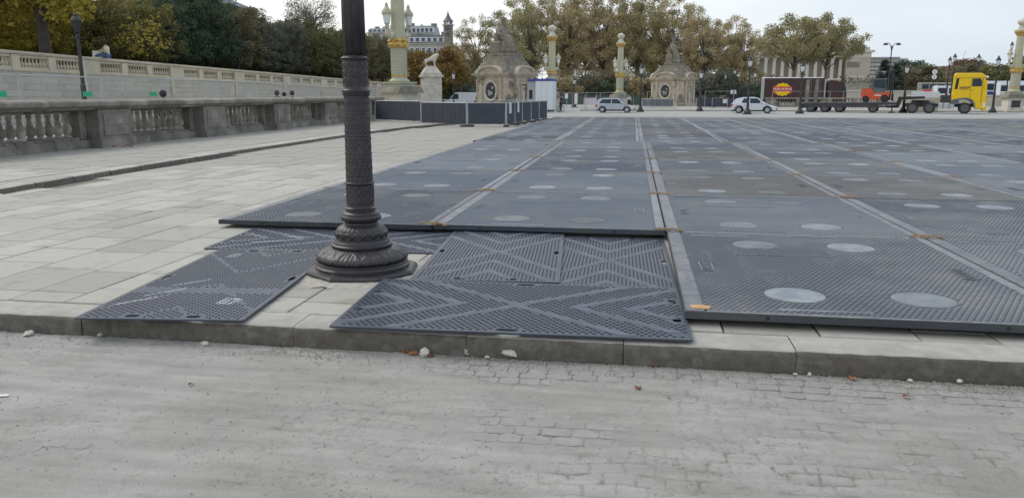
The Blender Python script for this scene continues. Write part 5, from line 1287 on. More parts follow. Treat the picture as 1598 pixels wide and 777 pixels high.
for a, b in (((-1.3, ze + .1), (W12 / 2, zp(56))), ((W12 + .7, ze + .1), (W12 / 2, zp(56)))):
    g = MB(); g.prism([a, b, (b[0], b[1] - .9), (a[0] + (1.2 if a[0] < 0 else -1.2), a[1])], -.4, .59, 'y'); g.build('raking_cornice', M['palcol'], t)
g = MB()
for i in range(11): x = W12 * (.12 + .076 * i); hh = (1 - abs(x - W12 / 2) / (W12 / 2)) * (zp(60) - ze); g.ball((x, .5, ze + .2 + hh * .4), .7, .4, max(.5, hh * .42), 7, 5)
tag(g.build('pediment_relief', M['palcol'], t), kind='stuff')
wx = at(1353, YP) - PX
vbox('wing', W12 + .1, wx, -1, 14, zc0, zp(92) + .01, M['palais'], t, 0); vbox('wing_frieze', W12 + .05, wx + .1, -1.1, 14, zp(92) + .02, zp(85), M['palcol'], t, 0)
vbox('wing_cornice', W12, wx + 1.1, -1.9, 14, zp(85) + .01, zp(81.5), M['palcol'], t, 0); vbox('wing_parapet', W12 + .4, wx - .5, -.5, 14, zp(81.5) + .01, zp(77), M['palais'], t, 0)
vbox('relief_panel', at(1317, YP) - PX, at(1336, YP) - PX, -1.12, -1.01, zp(107), zp(99), M['pdark'], t, 0); vbox('string_course', W12 + .15, wx + .05, -1.15, -1.01, zp(122), zp(120), M['palcol'], t, 0)
# Parisian blocks left of centre
def block(label, px0, px1, Y, ytop, yeave, floors, m=M['haus'], roof=M['slate'], bays=6, mans=True, name='apartment_block'):
    x0, x1 = at(px0, Y), at(px1, Y); W_ = x1 - x0; k = mpp((px0 + px1) / 2, Y); ze_, zt_ = EYE + (146 - yeave) * k, EYE + (146 - ytop) * k
    t = thing(name, label, 'building', (x0, Y, 0), 0)
    vbox('facade', 0, W_, 0, 12, -1, ze_, m, t, 0)
    if mans:
        g = MB(); hh = zt_ - ze_; g.add([(0, 0, ze_ + .01), (W_, 0, ze_ + .01), (W_, 12, ze_ + .01), (0, 12, ze_ + .01), (.6, hh * .35, zt_), (W_ - .6, hh * .35, zt_), (W_ - .6, 11, zt_), (.6, 11, zt_)], [(0, 1, 5, 4), (1, 2, 6, 5), (2, 3, 7, 6), (3, 0, 4, 7), (4, 5, 6, 7)]); g.build('mansard_roof', roof, t)
        vbox('eave_cornice', -.3, W_ + .3, -.5, .3, ze_ - .3, ze_ + .02, M['haus'], t, 0)
    fh = 3.1
    for f in range(floors):
        z = ze_ - .6 - (f + 1) * fh
        for b in range(bays):
            x = W_ * (b + .5) / bays; g = MB(); g.box(x - .75, x + .75, -.14, -.02, z, z + 2.3); w_ = g.build('window', M['cabin'], t)
            g = MB(); g.box(x - .52, x + .52, -.16, -.145, z + .1, z + 2.1); g.build('pane', M['win'], w_)
        vbox('balcony', -.1, W_ + .1, -.7, -.1, z - .25, z - .12, M['haus'], t, 0)
    if mans:
        for b in range(bays):
            x = W_ * (b + .5) / bays; hh = zt_ - ze_
            g = MB(); g.box(x - .95, x + .95, -.05, 1.6, ze_ + hh * .15, ze_ + hh * .72); d = g.build('dormer', M['cabin'], t)
            g = MB(); g.box(x - .6, x + .6, -.08, -.052, ze_ + hh * .2, ze_ + hh * .64); g.build('pane', M['win'], d)
        for b, (fx, wd_, hh_) in enumerate(((.12, 1.6, 1.3), (.47, .8, .9), (.83, 2.2, 1.7))): vbox('chimney', W_ * fx, W_ * fx + wd_, 5, 6.4, zt_ - .2, zt_ + hh_ * (.7 + .5 * ((px0 * 7 + b * 3) % 5) / 5), M['haus'] if (px0 + b) % 2 else M['pdark'], t, 0)
    return t
block('pale block with slate mansard roof and dormers behind the orange trees', 640, 694, 260, 58, 70, 6, bays=6)
block('paler wider block with zinc roof rising behind the mansard block', 632, 678, 320, 44, 56, 2, roof=M['zinc'], bays=7)
block('low pale block between the hedge and the tall green column', 578, 612, 300, 48, 54, 3, roof=M['zinc'], bays=5)
block('pale block with white attic left of the turret', 612, 645, 330, 50, 60, 3, roof=M['zinc'], bays=5)
YT2 = 255; k = mpp(701, YT2); t = thing('turret', 'slim turret with pointed slate spire rising over the roofs', 'tower', (at(701, YT2), YT2, 0))
zz_ = lambda y: EYE + (146 - y) * k
g = MB(); g.lathe([(1.6, 0), (1.6, zz_(44))], 8); g.build('shaft', M['pdark'], t); g = MB(); g.lathe([(2.0, zz_(44)), (2.0, zz_(42.5))], 8); g.build('gallery', M['haus'], t)
for a in range(6): g = MB(); c, s_ = 1.25 * math.cos(a * PI / 3), 1.25 * math.sin(a * PI / 3); g.tube((c, s_, zz_(42.5)), (c, s_, zz_(38)), .25, n=6); g.build('belfry_post', M['haus'], t)
g = MB(); g.lathe([(1.9, zz_(38)), (1.2, zz_(35)), (.5, zz_(30)), (.1, zz_(24)), (.02, zz_(21))], 8); g.build('spire', M['slate'], t)
for z_ in (60, 52): g = MB(); g.box(-.6, .6, -1.72, -1.6, zz_(z_), zz_(z_ - 5)); g.build('window', M['win'], t)
# long dark facade low behind the trees, between pavilion and lion
block('low dark facade behind the white van and lamp', 690, 742, 200, 112, 118, 2, m=M['pdark'], bays=7, mans=False)
# terrace buildings top left
for (px0, px1, Y, y0, y1, lab) in ((188, 240, 90, -14, 8, 'long building with blue grey glazed roof above the clipped trees'), (296, 352, 130, -6, 12, 'slate roofed building end with pale gable above the clipped trees')):
    x0, x1 = at(px0, Y), at(px1, Y); k = mpp(px0, Y); z0_, z1_ = EYE + (146 - y1) * k, EYE + (146 - y0) * k; t = thing('museum_building', lab, 'building', (x0, Y, 0)); W_ = x1 - x0
    vbox('wall', 0, W_, 0, 14, 2, z0_, M['haus'], t, 0); g = MB()
    g.add([(-.3, -.4, z0_), (W_ + .3, -.4, z0_), (W_ + .3, 14.4, z0_), (-.3, 14.4, z0_), (-.3, 7, z1_), (W_ * (1 if Y < 100 else .55), 7, z1_)], [(0, 1, 5, 4), (2, 3, 4, 5), (1, 2, 5), (0, 4, 3)]); g.build('roof', M['zinc'] if Y < 100 else M['slate'], t)
    for i in range(12): x = W_ * (i + .5) / 12; g = MB(); g.tube((x, -.4, z0_ + .08), (x * .95, 6.9, z1_ + .06), .10, n=4); g.build('roof_rib', M['cabin'] if Y < 100 else M['slate'], t)
# modern block at right of the palace
Y_ = 380; x0, x1 = at(1350, Y_), at(1412, Y_); k = mpp(1380, Y_); W_ = x1 - x0
t = thing('modern_building', 'pale modern building with long window bands right of the palace', 'building', (x0, Y_, 0))
zz_ = lambda y: EYE + (146 - y) * k
vbox('lower_wall', 0, W_, 0, 20, -1, zz_(118), M['haus'], t, 0); vbox('upper_wall', 0, W_, 0, 18, zz_(118) + .01, zz_(93), M['haus'], t, 0); vbox('roof_slab', -1, W_ * .78, -1, 18, zz_(93) + .01, zz_(91), M['zinc'], t, 0)
for y in (98, 104, 110, 116, 123, 130, 137):
    for b in range(8): g = MB(); g.box(W_ * (b + .06) / 8, W_ * (b + .94) / 8, -.1, -.02, zz_(y + 2.2), zz_(y)); g.build('window', M['slate'], t)
# distant roofs over the right hand trees
for i, (px0, px1, y) in enumerate(((1500, 1535, 96), (1360, 1392, 92), (1470, 1500, 104))):
    Y_ = 420; x0, x1 = at(px0, Y_), at(px1, Y_); k = mpp(px0, Y_); t = thing('far_building', 'far pale roofline over the trees, %s' % ['between the cab and the right column', 'behind the street light arms', 'above the two dark lamp posts'][i], 'building', (x0, Y_, 0))
    vbox('wall', 0, x1 - x0, 0, 10, 0, EYE + (146 - y - 3) * k, M['haus'], t, 0); g = MB(); h = EYE + (146 - y - 3) * k; g.prism([(0, h), (x1 - x0, h), (x1 - x0 - 1.5, h + 1.1), (1.5, h + 1.1)], 0, 10, 'y'); g.build('roof', M['zinc'], t)
# ================================================================== STONE WALLS AT THE RIGHT
def balu_wall(label, px0, px1, Y, z0, z1, m=M['creamlow'], group=None, n=None):
    x0, x1 = at(px0, Y), at(px1, Y); L_ = x1 - x0; t = thing('stone_balustrade', label, 'balustrade', (x0, Y, z0), 0); h = z1 - z0
    vbox('plinth', 0, L_, -.25, .25, 0, h * .22, m, t, 0); vbox('rail', -.05, L_ + .05, -.3, .3, h * .86, h, m, t, .03)
    me = None; x = 0; k = 0
    while x < L_ - .5:
        pw = 1.3 if k % 2 == 0 else .5; pw = min(pw, L_ - x); vbox('pier', x, x + pw, -.24, .24, h * .221, h * .859, m, t, 0)
        if k % 2 == 0 and k < 8: vbox('panel', x + .2, x + pw - .2, -.27, -.241, h * .35, h * .75, m, t, 0)
        x += pw; xe = min(x + 2.6, L_ - .3)
        if me is None: g = MB(); g.lathe(baluster_profile(h * .637, .12), 8); me = shared(g, 'baluster', m)
        nb_ = int((xe - x) / .30)
        for i in range(nb_): link('baluster', me, t, (x + (i + .5) * (xe - x) / nb_, 0, h * .221))
        x = max(xe, x + .1); k += 1
    return t
balu_wall('grey stone balustrade in front of the brown truck', 1196, 1378, 108, -.25, 1.02, M['dstone'])
balu_wall('upper pale balustrade at the bridge approach above the forklift', 1312, 1370, 190, 2.2, 3.6, M['creamlow'])
def plain_wall(name, label, px0, px1, Y, z0, z1, m, cat='wall', th=.6, cap=True):
    x0, x1 = at(px0, Y), at(px1, Y); t = thing(name, label, cat, (x0, Y, z0), 0); L_ = x1 - x0; n = max(1, int(L_ / 2.4)); nr = max(1, int((z1 - z0) / .55))
    for i in range(n):
        for r_ in range(nr): vbox('wall_block', L_ * i / n + .01, L_ * (i + 1) / n - .01, 0, th, (z1 - z0) * r_ / nr + .01, (z1 - z0) * (r_ + 1) / nr, m, t, .02)
    if cap: vbox('coping', -.1, L_ + .1, -.12, th + .1, z1 - z0 + .005, z1 - z0 + .18, m, t, .04)
    return t
plain_wall('embankment_wall', 'pale stepped wall behind the forklift below the palace wing', 1312, 1440, 150, -.3, 1.9, M['creamlow'])
plain_wall('embankment_wall', 'higher stone wall at the foot of the palace wing', 1306, 1372, 205, .5, 3.9, M['pebble'])
plain_wall('embankment_wall', 'long pale wall from the forklift to the far right edge', 1420, 1620, 128, -.3, 1.15, M['cream'])
plain_wall('low_wall', 'low pale wall across the road behind the silver hatchback', 870, 1075, 135, -.3, .55, M['slab'])
plain_wall('low_wall', 'low pale wall right of the farther pavilion', 1084, 1150, 150, -.2, 1.0, M['slab'])
# dark screens / barriers further off
for k in range(3):
    Y_ = 101 - k * .4; x0 = at(1088 + k * 24, Y_); t = thing('screened_fence', 'dark screened barrier right of the farther pavilion, %s from left' % ORD[k], 'fence', (x0, Y_, -.2), 0, 'dark barriers by the farther pavilion')
    L_ = 2.05; vbox('screen', 0, L_, -.02, .02, .1, 1.15, M['screen'], t, 0)
    for x in (.0, L_ - .05): g = MB(); g.tube((x, -.04, 0), (x, -.04, 1.22), .035, n=6); g.build('post', M['galv'], t)
    vbox('foot_block', L_ - .35, L_ + .2, -.3, .3, -.02, .1, M['pebble'], t)
    if k == 1: g = MB(); g.box(1.3, 1.8, -.06, -.05, .55, 1.05); g.build('notice', M['paper'], t)
for k in range(8):
    Y_ = 97 + (k % 2) * .3; x0 = at(1003 + k * 5.2, Y_); t = thing('crowd_barrier', 'blue grey crowd barrier in the stack left of the farther pavilion, %s from left' % ORD[k], 'barrier', (x0, Y_, -.25), R(3 * (k % 3)), 'stacked crowd barriers')
    L_ = .9
    for zz_ in (.25, 1.15): g = MB(); g.tube((0, 0, zz_), (L_, 0, zz_), .03, n=5); g.build('rail', M['galv'], t)
    for i in range(6): g = MB(); g.tube((L_ * i / 5, 0, .0 if i in (0, 5) else .25), (L_ * i / 5, 0, 1.15), .02, n=4); g.build('bar', M['galv'], t)
    vbox('panel', .03, L_ - .03, .03, .045, .3, 1.1, M['slate'], t, 0)
for k, (px, Y_, w_) in enumerate(((872, 92, 3.3), (893, 93, 3.4), (930, 94, 3.4), (1010, 96, 3.4), (1100, 96, 3.4), (1205, 100, 5), (1250, 100, 5), (1295, 100, 5), (1340, 100, 5))):
    jersey_panel('thin wire fence panel across the far roadway, %s from the left' % ORD[k], (at(px, Y_), Y_), (at(px, Y_) + w_, Y_), -.3, 2.1 if px > 1000 else 1.95, 'thin fence panels across the far roadway', mesh_=px < 1000)
Y_ = 91; X_ = at(912, Y_); t = thing('poster_board', 'pale lilac poster board fixed on the fence left of the silver hatchback', 'poster', (X_, Y_, 0)); g = MB(); g.box(0, 1.45, -.06, -.03, .25, 1.05); g.build('board', M['lav'], t)
for x in (.05, 1.4): g = MB(); g.tube((x, 0, -.3), (x, 0, 1.4), .03, n=6); g.build('post', M['galv'], t)
for k, px in enumerate((884, 899)):
    Y_ = 104; t = thing('notice_board', ['small white notice on the green railing', 'taller white notice board by the short lamp post'][k], 'sign', (at(px, Y_), Y_, -.3)); g = MB(); g.box(-.2, .2, -.03, .03, 1.2 if k == 0 else .5, 1.85); g.build('board', M['paper'], t); g = MB(); g.tube((0, .05, 0), (0, .05, 1.9), .025, n=5); g.build('post', M['chassis'], t)
# green railing along the trees
for k in range(10):
    Y_ = 112; x0 = at(872 + k * 13, Y_); t = thing('park_railing', 'dark green railing before the plane trees, %s panel from the left' % ORD[k], 'railing', (x0, Y_, -.25), 0, 'green railings under the plane trees')
    L_ = at(872 + 13, Y_) - at(872, Y_) - .05
    for zz_ in (.25, 1.5): vbox('rail', 0, L_, -.02, .02, zz_, zz_ + .05, M['greenm'], t, 0)
    vbox('mesh_panel', .02, L_ - .02, .0, .012, .3, 1.5, M['greenm'], t, 0)
# buses and vans at the right
def bus(label, px, Y, L_, H_, m, band, z=-.3):
    t = thing('parked_bus' if L_ > 7 else 'parked_van', label, 'bus' if L_ > 7 else 'van', (at(px, Y), Y, z), 0)
    vbox('body', 0, L_, 0, 2.4, .35, H_, m, t, .12)
    n = int(L_ / 1.3)
    for i in range(n): g = MB(); g.box(L_ * (i + .08) / n, L_ * (i + .92) / n, -.02, .0, H_ * .52, H_ * .86); g.build('window', M['cglass'], t)
    if band: vbox('blue_stripe', .1, L_ - .1, -.03, -.005, H_ * .25, H_ * .45, band, t, 0)
    for x in (L_ * .2, L_ * .8): wheel(t, x, .1, .45 if L_ > 7 else .33, .25, M['rimdark'], .03, -1)
    return t
bus('white coach with blue windows band right of the yellow cab', 1538, 150, 6.9, 3.3, M['cabin'], M['blue'], .4); bus('white van with blue panel at the far right edge', 1590, 152, 6, 3.2, M['cabin'], M['blue'], .4)
bus('white and blue parked coach between column and yellow cab', 1560, 146, 5.2, 2.9, M['cabin'], M['lav'], .4)
bus('pale van high on the embankment behind the round signs', 1437, 160, 5.5, 2.5, M['pebble'], M['red'], 1.1)
bus('white van behind the yellow cab exhaust, above the frame', 1462, 140, 3.4, 2.6, M['cabin'], None, .2)
# ================================================================== TREES
def leaf_mesh(name, centres, radii, n_leaf, size, seed, m, colour_axis=None):
    r_ = np.random.RandomState(seed); C_ = np.array(centres); Rr = np.array(radii); k = len(C_)
    w_ = Rr.prod(1); idx = r_.choice(k, n_leaf, p=w_ / w_.sum())
    d = r_.normal(size=(n_leaf, 3)); d /= np.linalg.norm(d, axis=1)[:, None]; rad = r_.rand(n_leaf) ** .45
    p = C_[idx] + d * rad[:, None] * Rr[idx]
    a = r_.normal(size=(n_leaf, 3)); a /= np.linalg.norm(a, axis=1)[:, None]; b = np.cross(a, r_.normal(size=(n_leaf, 3))); b /= np.linalg.norm(b, axis=1)[:, None]
    s_ = size * (.6 + .8 * r_.rand(n_leaf))[:, None]; a = a * s_; b = b * s_ * .62
    V = np.stack([p - a, p - b * .9 + a * .1, p + a, p + b * .9 + a * .1], 1).reshape(-1, 3)
    F = np.arange(n_leaf * 4).reshape(-1, 4)
    me = bpy.data.meshes.new(name); me.vertices.add(len(V)); me.vertices.foreach_set('co', V.ravel()); me.loops.add(F.size); me.loops.foreach_set('vertex_index', F.ravel().astype(np.int32))
    me.polygons.add(n_leaf); me.polygons.foreach_set('loop_start', np.arange(0, F.size, 4)); me.polygons.foreach_set('loop_total', np.full(n_leaf, 4)); me.update()
    at_ = me.attributes.new('leafrand', 'FLOAT', 'FACE'); cl = r_.rand(k); val = np.clip(.55 * cl[idx] + .45 * r_.rand(n_leaf), 0, 1); at_.data.foreach_set('value', val.astype(np.float32))
    me.materials.append(m); return me
def tree_meshes(kind, seed, H, Wd, crown0, n_clump, clump, n_leaf, leaf, bark=None, box=False, trunk_r=.25, limbs=14, forks=1):
    """returns (wood mesh, crown mesh); crown fills from crown0 to H, half width Wd"""
    r_ = random.Random(seed); cs = []; tries = 0
    while len(cs) < n_clump and tries < 9000:
        tries += 1
        if box: x, y, z = r_.uniform(-1, 1), r_.uniform(-1, 1), r_.uniform(0, 1)
        else:
            x, y, z = r_.uniform(-1, 1), r_.uniform(-1, 1), r_.uniform(0, 1)
            prof_ = math.sin(PI * min(1, (z * .80 + .16))) ** .6
            d = math.hypot(x, y)
            if d > prof_ or (d < prof_ * .45 and r_.random() < .6): continue
        cs.append((x * Wd, y * Wd, crown0 + clump * .6 + z * (H - crown0 - clump)))
    rad = [(clump * r_.uniform(.7, 1.3), clump * r_.uniform(.7, 1.3), clump * r_.uniform(.55, .95)) for _ in cs]
    crown = leaf_mesh('crown', cs, rad, n_leaf, leaf, seed, LM[kind])
    g = MB(); top = crown0 + (H - crown0) * .35
    lean = (r_.uniform(-.3, .3), r_.uniform(-.3, .3))
    trunk = [(lean[0] * i / 5 * 1.0, lean[1] * i / 5, top * i / 5) for i in range(6)]
    g.path(trunk, [trunk_r * (1.25 if i == 0 else 1 - .1 * i) for i in range(6)], 8)
    for k in range(min(limbs, len(cs))):
        c = cs[k * len(cs) // max(1, limbs)]; s0 = r_.uniform(.55, 1.0); base = Vector(trunk[0]).lerp(Vector(trunk[-1]), s0); e = Vector(c)
        m1 = base.lerp(e, .35) + Vector((0, 0, (e.z - base.z) * .12 + .2)) + Vector((r_.uniform(-.3, .3), r_.uniform(-.3, .3), 0)); m2 = base.lerp(e, .7) + Vector((r_.uniform(-.3, .3), r_.uniform(-.3, .3), .2))
        rr = trunk_r * .42; g.path([base, m1, m2, e], [rr, rr * .7, rr * .45, rr * .15], 5)
        for _ in range(2):
            e2 = e + Vector((r_.uniform(-1, 1), r_.uniform(-1, 1), r_.uniform(-.3, 1))) * clump; g.path([m2, m2.lerp(e2, .5) + Vector((0, 0, .1)), e2], [rr * .35, rr * .2, rr * .08], 4)
    return shared(g, 'trunk', M[bark or 'barkd']), crown
def tree(wood, crown, loc, label, group, kind=None, rz=0, scale=1., hscale=None):
    t = thing('tree', label, 'tree', loc, rz, group)
    if hasattr(scale, '__len__'): t.scale = scale
    else: t.scale = (scale, scale, hscale or scale)
    a = link('trunk', wood, t); c = link('crown', crown, t)
    if kind and crown.materials[0] != LM[kind]: c.material_slots[0].link = 'OBJECT'; c.material_slots[0].material = LM[kind]
    return t
# clipped trees on the terrace
CT = [tree_meshes('olive', 40 + i, 7.0, 2.3, 1.5, 230, .5, 17000, .095, box=True, trunk_r=.2, limbs=16) for i in range(3)]
tr_ = random.Random(9)
kinds = []
def clipkind(px):
    return 'yellow' if px < 150 else 'olive' if px < 232 else 'dkgreen' if px < 330 else 'dkbrown' if px < 400 else 'greyg' if px < 442 else 'dkgreen' if px < 455 else 'hedgegreen' if px < 545 else 'dkbrown'
def clipname(k): return {'yellow': 'yellow olive clipped tree', 'olive': 'olive brown clipped tree', 'dkgreen': 'dark green clipped tree', 'dkbrown': 'dark brownish clipped tree', 'greyg': 'greyish thin-leaved clipped tree', 'hedgegreen': 'mid green clipped tree'}[k]
def clip_top(px):
    ks = [(-200, -30), (150, -20), (165, 5), (185, 9), (238, 9), (248, -22), (325, -8), (345, 10), (395, 26), (440, 34), (450, 32), (540, 56), (700, 60)]
    for (a, ya), (b, yb) in zip(ks[:-1], ks[1:]):
        if px <= b: y = ya + (yb - ya) * (px - a) / (b - a); break
    else: y = 60
    xr = math.tan(math.atan((px - 799) / FPX) - YAW * 0); Yf = -37.5 / (at(px, 1.0)); return EYE + (146 - y) * mpp(px, Yf)
n_ = 0
for rowi, X_ in enumerate((-37.5, -43.5, -50)):
    Y_ = 26.
    j = 0
    while Y_ < 118 + rowi * 6:
        # photo column of that place
        c, s_ = math.cos(YAW), math.sin(YAW); xr = X_ * c + Y_ * s_; yf = -X_ * s_ + Y_ * c; px = 799 + FPX * xr / (yf * math.cos(PITCH) ) * 1.0
        if -120 < px < 640:
            kd = clipkind(px); wood, crown = tr_.choice(CT); zt = clip_top(px)
            zt -= .3 if kd == 'greyg' else 0
            base = ttop(Y_) - .9
            tree(wood, crown, (X_ + tr_.uniform(-.3, .3), Y_, base), '%s on the terrace, %s along the %s row' % (clipname(kd), ORD[j % 20], ['front', 'middle', 'rear'][rowi]), 'clipped trees on the terrace', kd, tr_.choice([0, PI / 2, PI, -PI / 2]), (1, 1, (zt - base + tr_.uniform(-.25, .25)) / 7.0))
        j += 1; Y_ += 4.9
# big forked tree at the left, in front of the clipped row
w1, c1_ = tree_meshes('yellow', 71, 13, 4.2, 2.2, 60, 1.5, 12000, .16, trunk_r=.36, limbs=18)
tree(w1, c1_, (at(79, 40), 40, 2.8), 'tall yellow leaved tree with dark forked trunk rising over the terrace balustrade', 'terrace edge trees')
w2, c2_ = tree_meshes('twig', 72, 4.2, 1.4, 1.2, 26, .6, 500, .10, trunk_r=.09, limbs=22)
tree(w2, c2_, (at(232, 50), 50, 2.7), 'small nearly bare young tree beside the sitting person', 'terrace edge trees', 'yellow')
w3, c3_ = tree_meshes('twig', 73, 9, 3.8, 3.0, 60, 1.1, 5200, .10, bark='barkp', trunk_r=.2, limbs=50)
tree(w3, c3_, (at(492, 112), 112, 6.8), 'bare grey twiggy tree rising behind the clipped hedge', 'terrace edge trees')
# dark hedges on the terrace
for k, (px0, px1, Y_, z0, z1) in enumerate(((-40, 66, 45, 2.7, 4.25), (60, 330, 92, 2.6, 5.6))):
    x0, x1 = at(px0, Y_), at(px1, Y_); t = thing('hedge', ['dark clipped hedge under the yellow trees at the left edge', 'dark hedge behind the trunks of the clipped trees'][k], 'hedge', ((x0 + x1) / 2, Y_, z0)); g = MB(); g.bbox(0, 0, 0, x1 - x0 - .3, 1.6, z1 - z0 - .2, .1); g.build('hedge_core', M['hedge'], t)
    nx_ = int((x1 - x0) / .8); cs = [(-(x1 - x0) / 2 + (i + .5) * (x1 - x0) / nx_, y, z) for i in range(nx_) for y in (-.8, 0) for z in (.35, (z1 - z0) * .7)]
    me = leaf_mesh('hedge_leaves', cs, [(.6, .35, .5)] * len(cs), 200 * nx_, .07, 5 + k, LM['dkgreen']); link('foliage', me, t)
# plane trees in the centre
PT = [tree_meshes('plane', 90 + i, 23, 6.6, 4.5, 85, 1.35, 15000, .165, bark='barkp', trunk_r=.26, limbs=60) for i in range(4)]
PN = ['brown and green plane tree', 'greenish plane tree', 'russet plane tree']
plane = [(742, 165, 18.5, 'planeg'), (716, 172, 14.5, 'planer'), (799, 190, 25.5, 'planeg'), (828, 176, 25.0, 'planeg'), (858, 195, 27.6, 'planeg'), (886, 180, 25.8, 'plane'), (914, 205, 29.0, 'planeg'),
         (940, 178, 24.8, 'planer'), (966, 200, 28.0, 'planeg'), (992, 178, 24.8, 'planeg'), (1018, 196, 26.4, 'planeg'), (1045, 178, 23.2, 'plane'), (1074, 190, 22.6, 'plane'), (1098, 172, 19.6, 'planer'), (1126, 184, 18.6, 'planeg'),
         (1142, 178, 18.4, 'plane'), (1163, 186, 17.0, 'planer'), (872, 230, 25, 'plane'), (950, 235, 24, 'plane'), (1030, 235, 19, 'planeg'), (812, 225, 24, 'plane')]
for k, (px, Y_, H_, kd) in enumerate(plane):
    wood, crown = PT[k % 4]; s_ = H_ / 23
    tree(wood, crown, (at(px, Y_), Y_, -.35), '%s in the %s line, %s tree from the left' % (PN[['plane', 'planeg', 'planer'].index(kd)], 'front' if k < 17 else 'rear', ORD[k if k < 17 else k - 17]), 'plane trees behind the pavilions', kd, tr_.uniform(0, 6.28), (max(.72, s_ * .92), max(.72, s_ * .92), s_))
# two spreading trees before the palace
WT = tree_meshes('planeg', 120, 17, 8.2, 7.8, 90, 1.35, 16000, .17, bark='barkp', trunk_r=.26, limbs=50)
for k, (px, Y_, H_) in enumerate(((1236, 165, 17.0), (1286, 168, 17.2))): tree(*WT, (at(px, Y_), Y_, -.35), ['left one of two spreading green trees before the palace columns', 'right one of two spreading green trees before the palace columns'][k], 'spreading trees before the palace', None, 1.3 * k, (.92, .92, H_ / 17))
# orange low trees behind the lion
OT = tree_meshes('orange', 130, 10, 4.2, 1.5, 60, 1.3, 8000, .2, trunk_r=.22, limbs=10)
for k, (px, Y_, H_) in enumerate(((645, 150, 10.5), (668, 158, 9.8), (690, 150, 10.8), (708, 160, 11.5), (628, 160, 9.6), (605, 140, 8.8))): tree(*OT, (at(px, Y_), Y_, -.3), 'orange brown low tree behind the lion statue, %s from the left' % ['third', 'fourth', 'fifth', 'sixth', 'second', 'first'][k], 'orange trees behind the lion', 'orange' if k < 3 else 'planer', k, H_ / 10)
# dark understorey
UT = tree_meshes('greyg', 140, 6, 3.0, .3, 40, 1.0, 4500, .16, trunk_r=.12, limbs=8)
und = [(718, 150, 5), (735, 152, 4), (842, 150, 6.5), (876, 148, 6), (905, 152, 7), (935, 150, 7.5), (958, 148, 6), (985, 150, 7), (1012, 152, 7), (1090, 150, 6.5), (1108, 152, 7.5), (1128, 156, 8), (1210, 150, 5.5), (1186, 150, 4.5)]
for k, (px, Y_, H_) in enumerate(und): tree(*UT, (at(px, Y_), Y_, -.3), 'grey green shrub under the plane trees, %s from the left' % ORD[sorted(und).index((px, Y_, H_))], 'shrubs under the plane trees', ['greyg', 'dkbrown', 'dkgreen', 'planer'][k % 4 if 838 < px < 1020 else 0 if px < 1150 else 2], k * 1.1, (1.15, 1.15, H_ / 6))
# firs and right hand trees
FT = tree_meshes('fir', 150, 10, 3.2, .6, 80, .8, 7000, .14, trunk_r=.2, limbs=14)
for k, (px, Y_, H_) in enumerate(((1377, 180, 8.2), (1396, 182, 7.6))): 
    cs = []; rr_ = random.Random(k)
    for i in range(90): z = rr_.random() ** 1.3; a = rr_.random() * 6.28; d = (1 - z) * 3.4 * rr_.uniform(.3, 1) + .1; cs.append((d * math.cos(a), d * math.sin(a), .8 + z * 9))
    me = leaf_mesh('crown', cs, [(.7, .7, .35)] * 90, 6000, .16, 60 + k, LM['fir']); tree(FT[0], me, (at(px, Y_), Y_, .5), ['pointed blue green conifer left of the street light pole', 'pointed blue green conifer right of the street light pole'][k], 'conifers by the street light', None, k, (1, 1, H_ / 10))
rt = [(1414, 200, 9.4, 'dkgreen'), (1432, 190, 8.0, 'dkbrown'), (1448, 215, 8.2, 'red'), (1468, 220, 8.6, 'red'), (1486, 210, 8.4, 'planer'), (1505, 215, 10.4, 'red'), (1524, 205, 9.2, 'dkbrown'), (1545, 200, 8.4, 'hedgegreen'), (1566, 195, 8.0, 'hedgegreen'), (1590, 200, 8.8, 'dkbrown'), (1612, 190, 10.5, 'hedgegreen'), (1632, 190, 11, 'dkgreen'), (1456, 240, 8.8, 'planer'), (1532, 235, 9.2, 'hedgegreen')]
rn = {'dkgreen': 'dark green', 'dkbrown': 'dark brownish', 'red': 'reddish brown', 'planer': 'russet', 'hedgegreen': 'mid green'}
for k, (px, Y_, H_, kd) in enumerate(rt): tree(*OT, (at(px, Y_), Y_, -.3), '%s round tree behind the right hand wall, %s from the left' % (rn[kd], ORD[sorted(rt).index((px, Y_, H_, kd))]), 'trees along the right skyline', kd, k * 1.7, (1.35, 1.35, H_ / 9.6))
# far treeline as one mass
cs = []; rr_ = random.Random(77)
for i in range(260): px = rr_.uniform(560, 1640); Y_ = rr_.uniform(262, 300); cs.append((at(px, Y_), Y_, rr_.uniform(0, 5.5 if px < 1340 else 6.5)))
me = leaf_mesh('far_treeline', cs, [(5, 3, 2.6)] * len(cs), 26000, .55, 9, LM['dkbrown']); o = link('far_treeline', me); tag(o, 'dark mass of far trees and shrubs closing the square behind everything', 'woodland', kind='stuff')
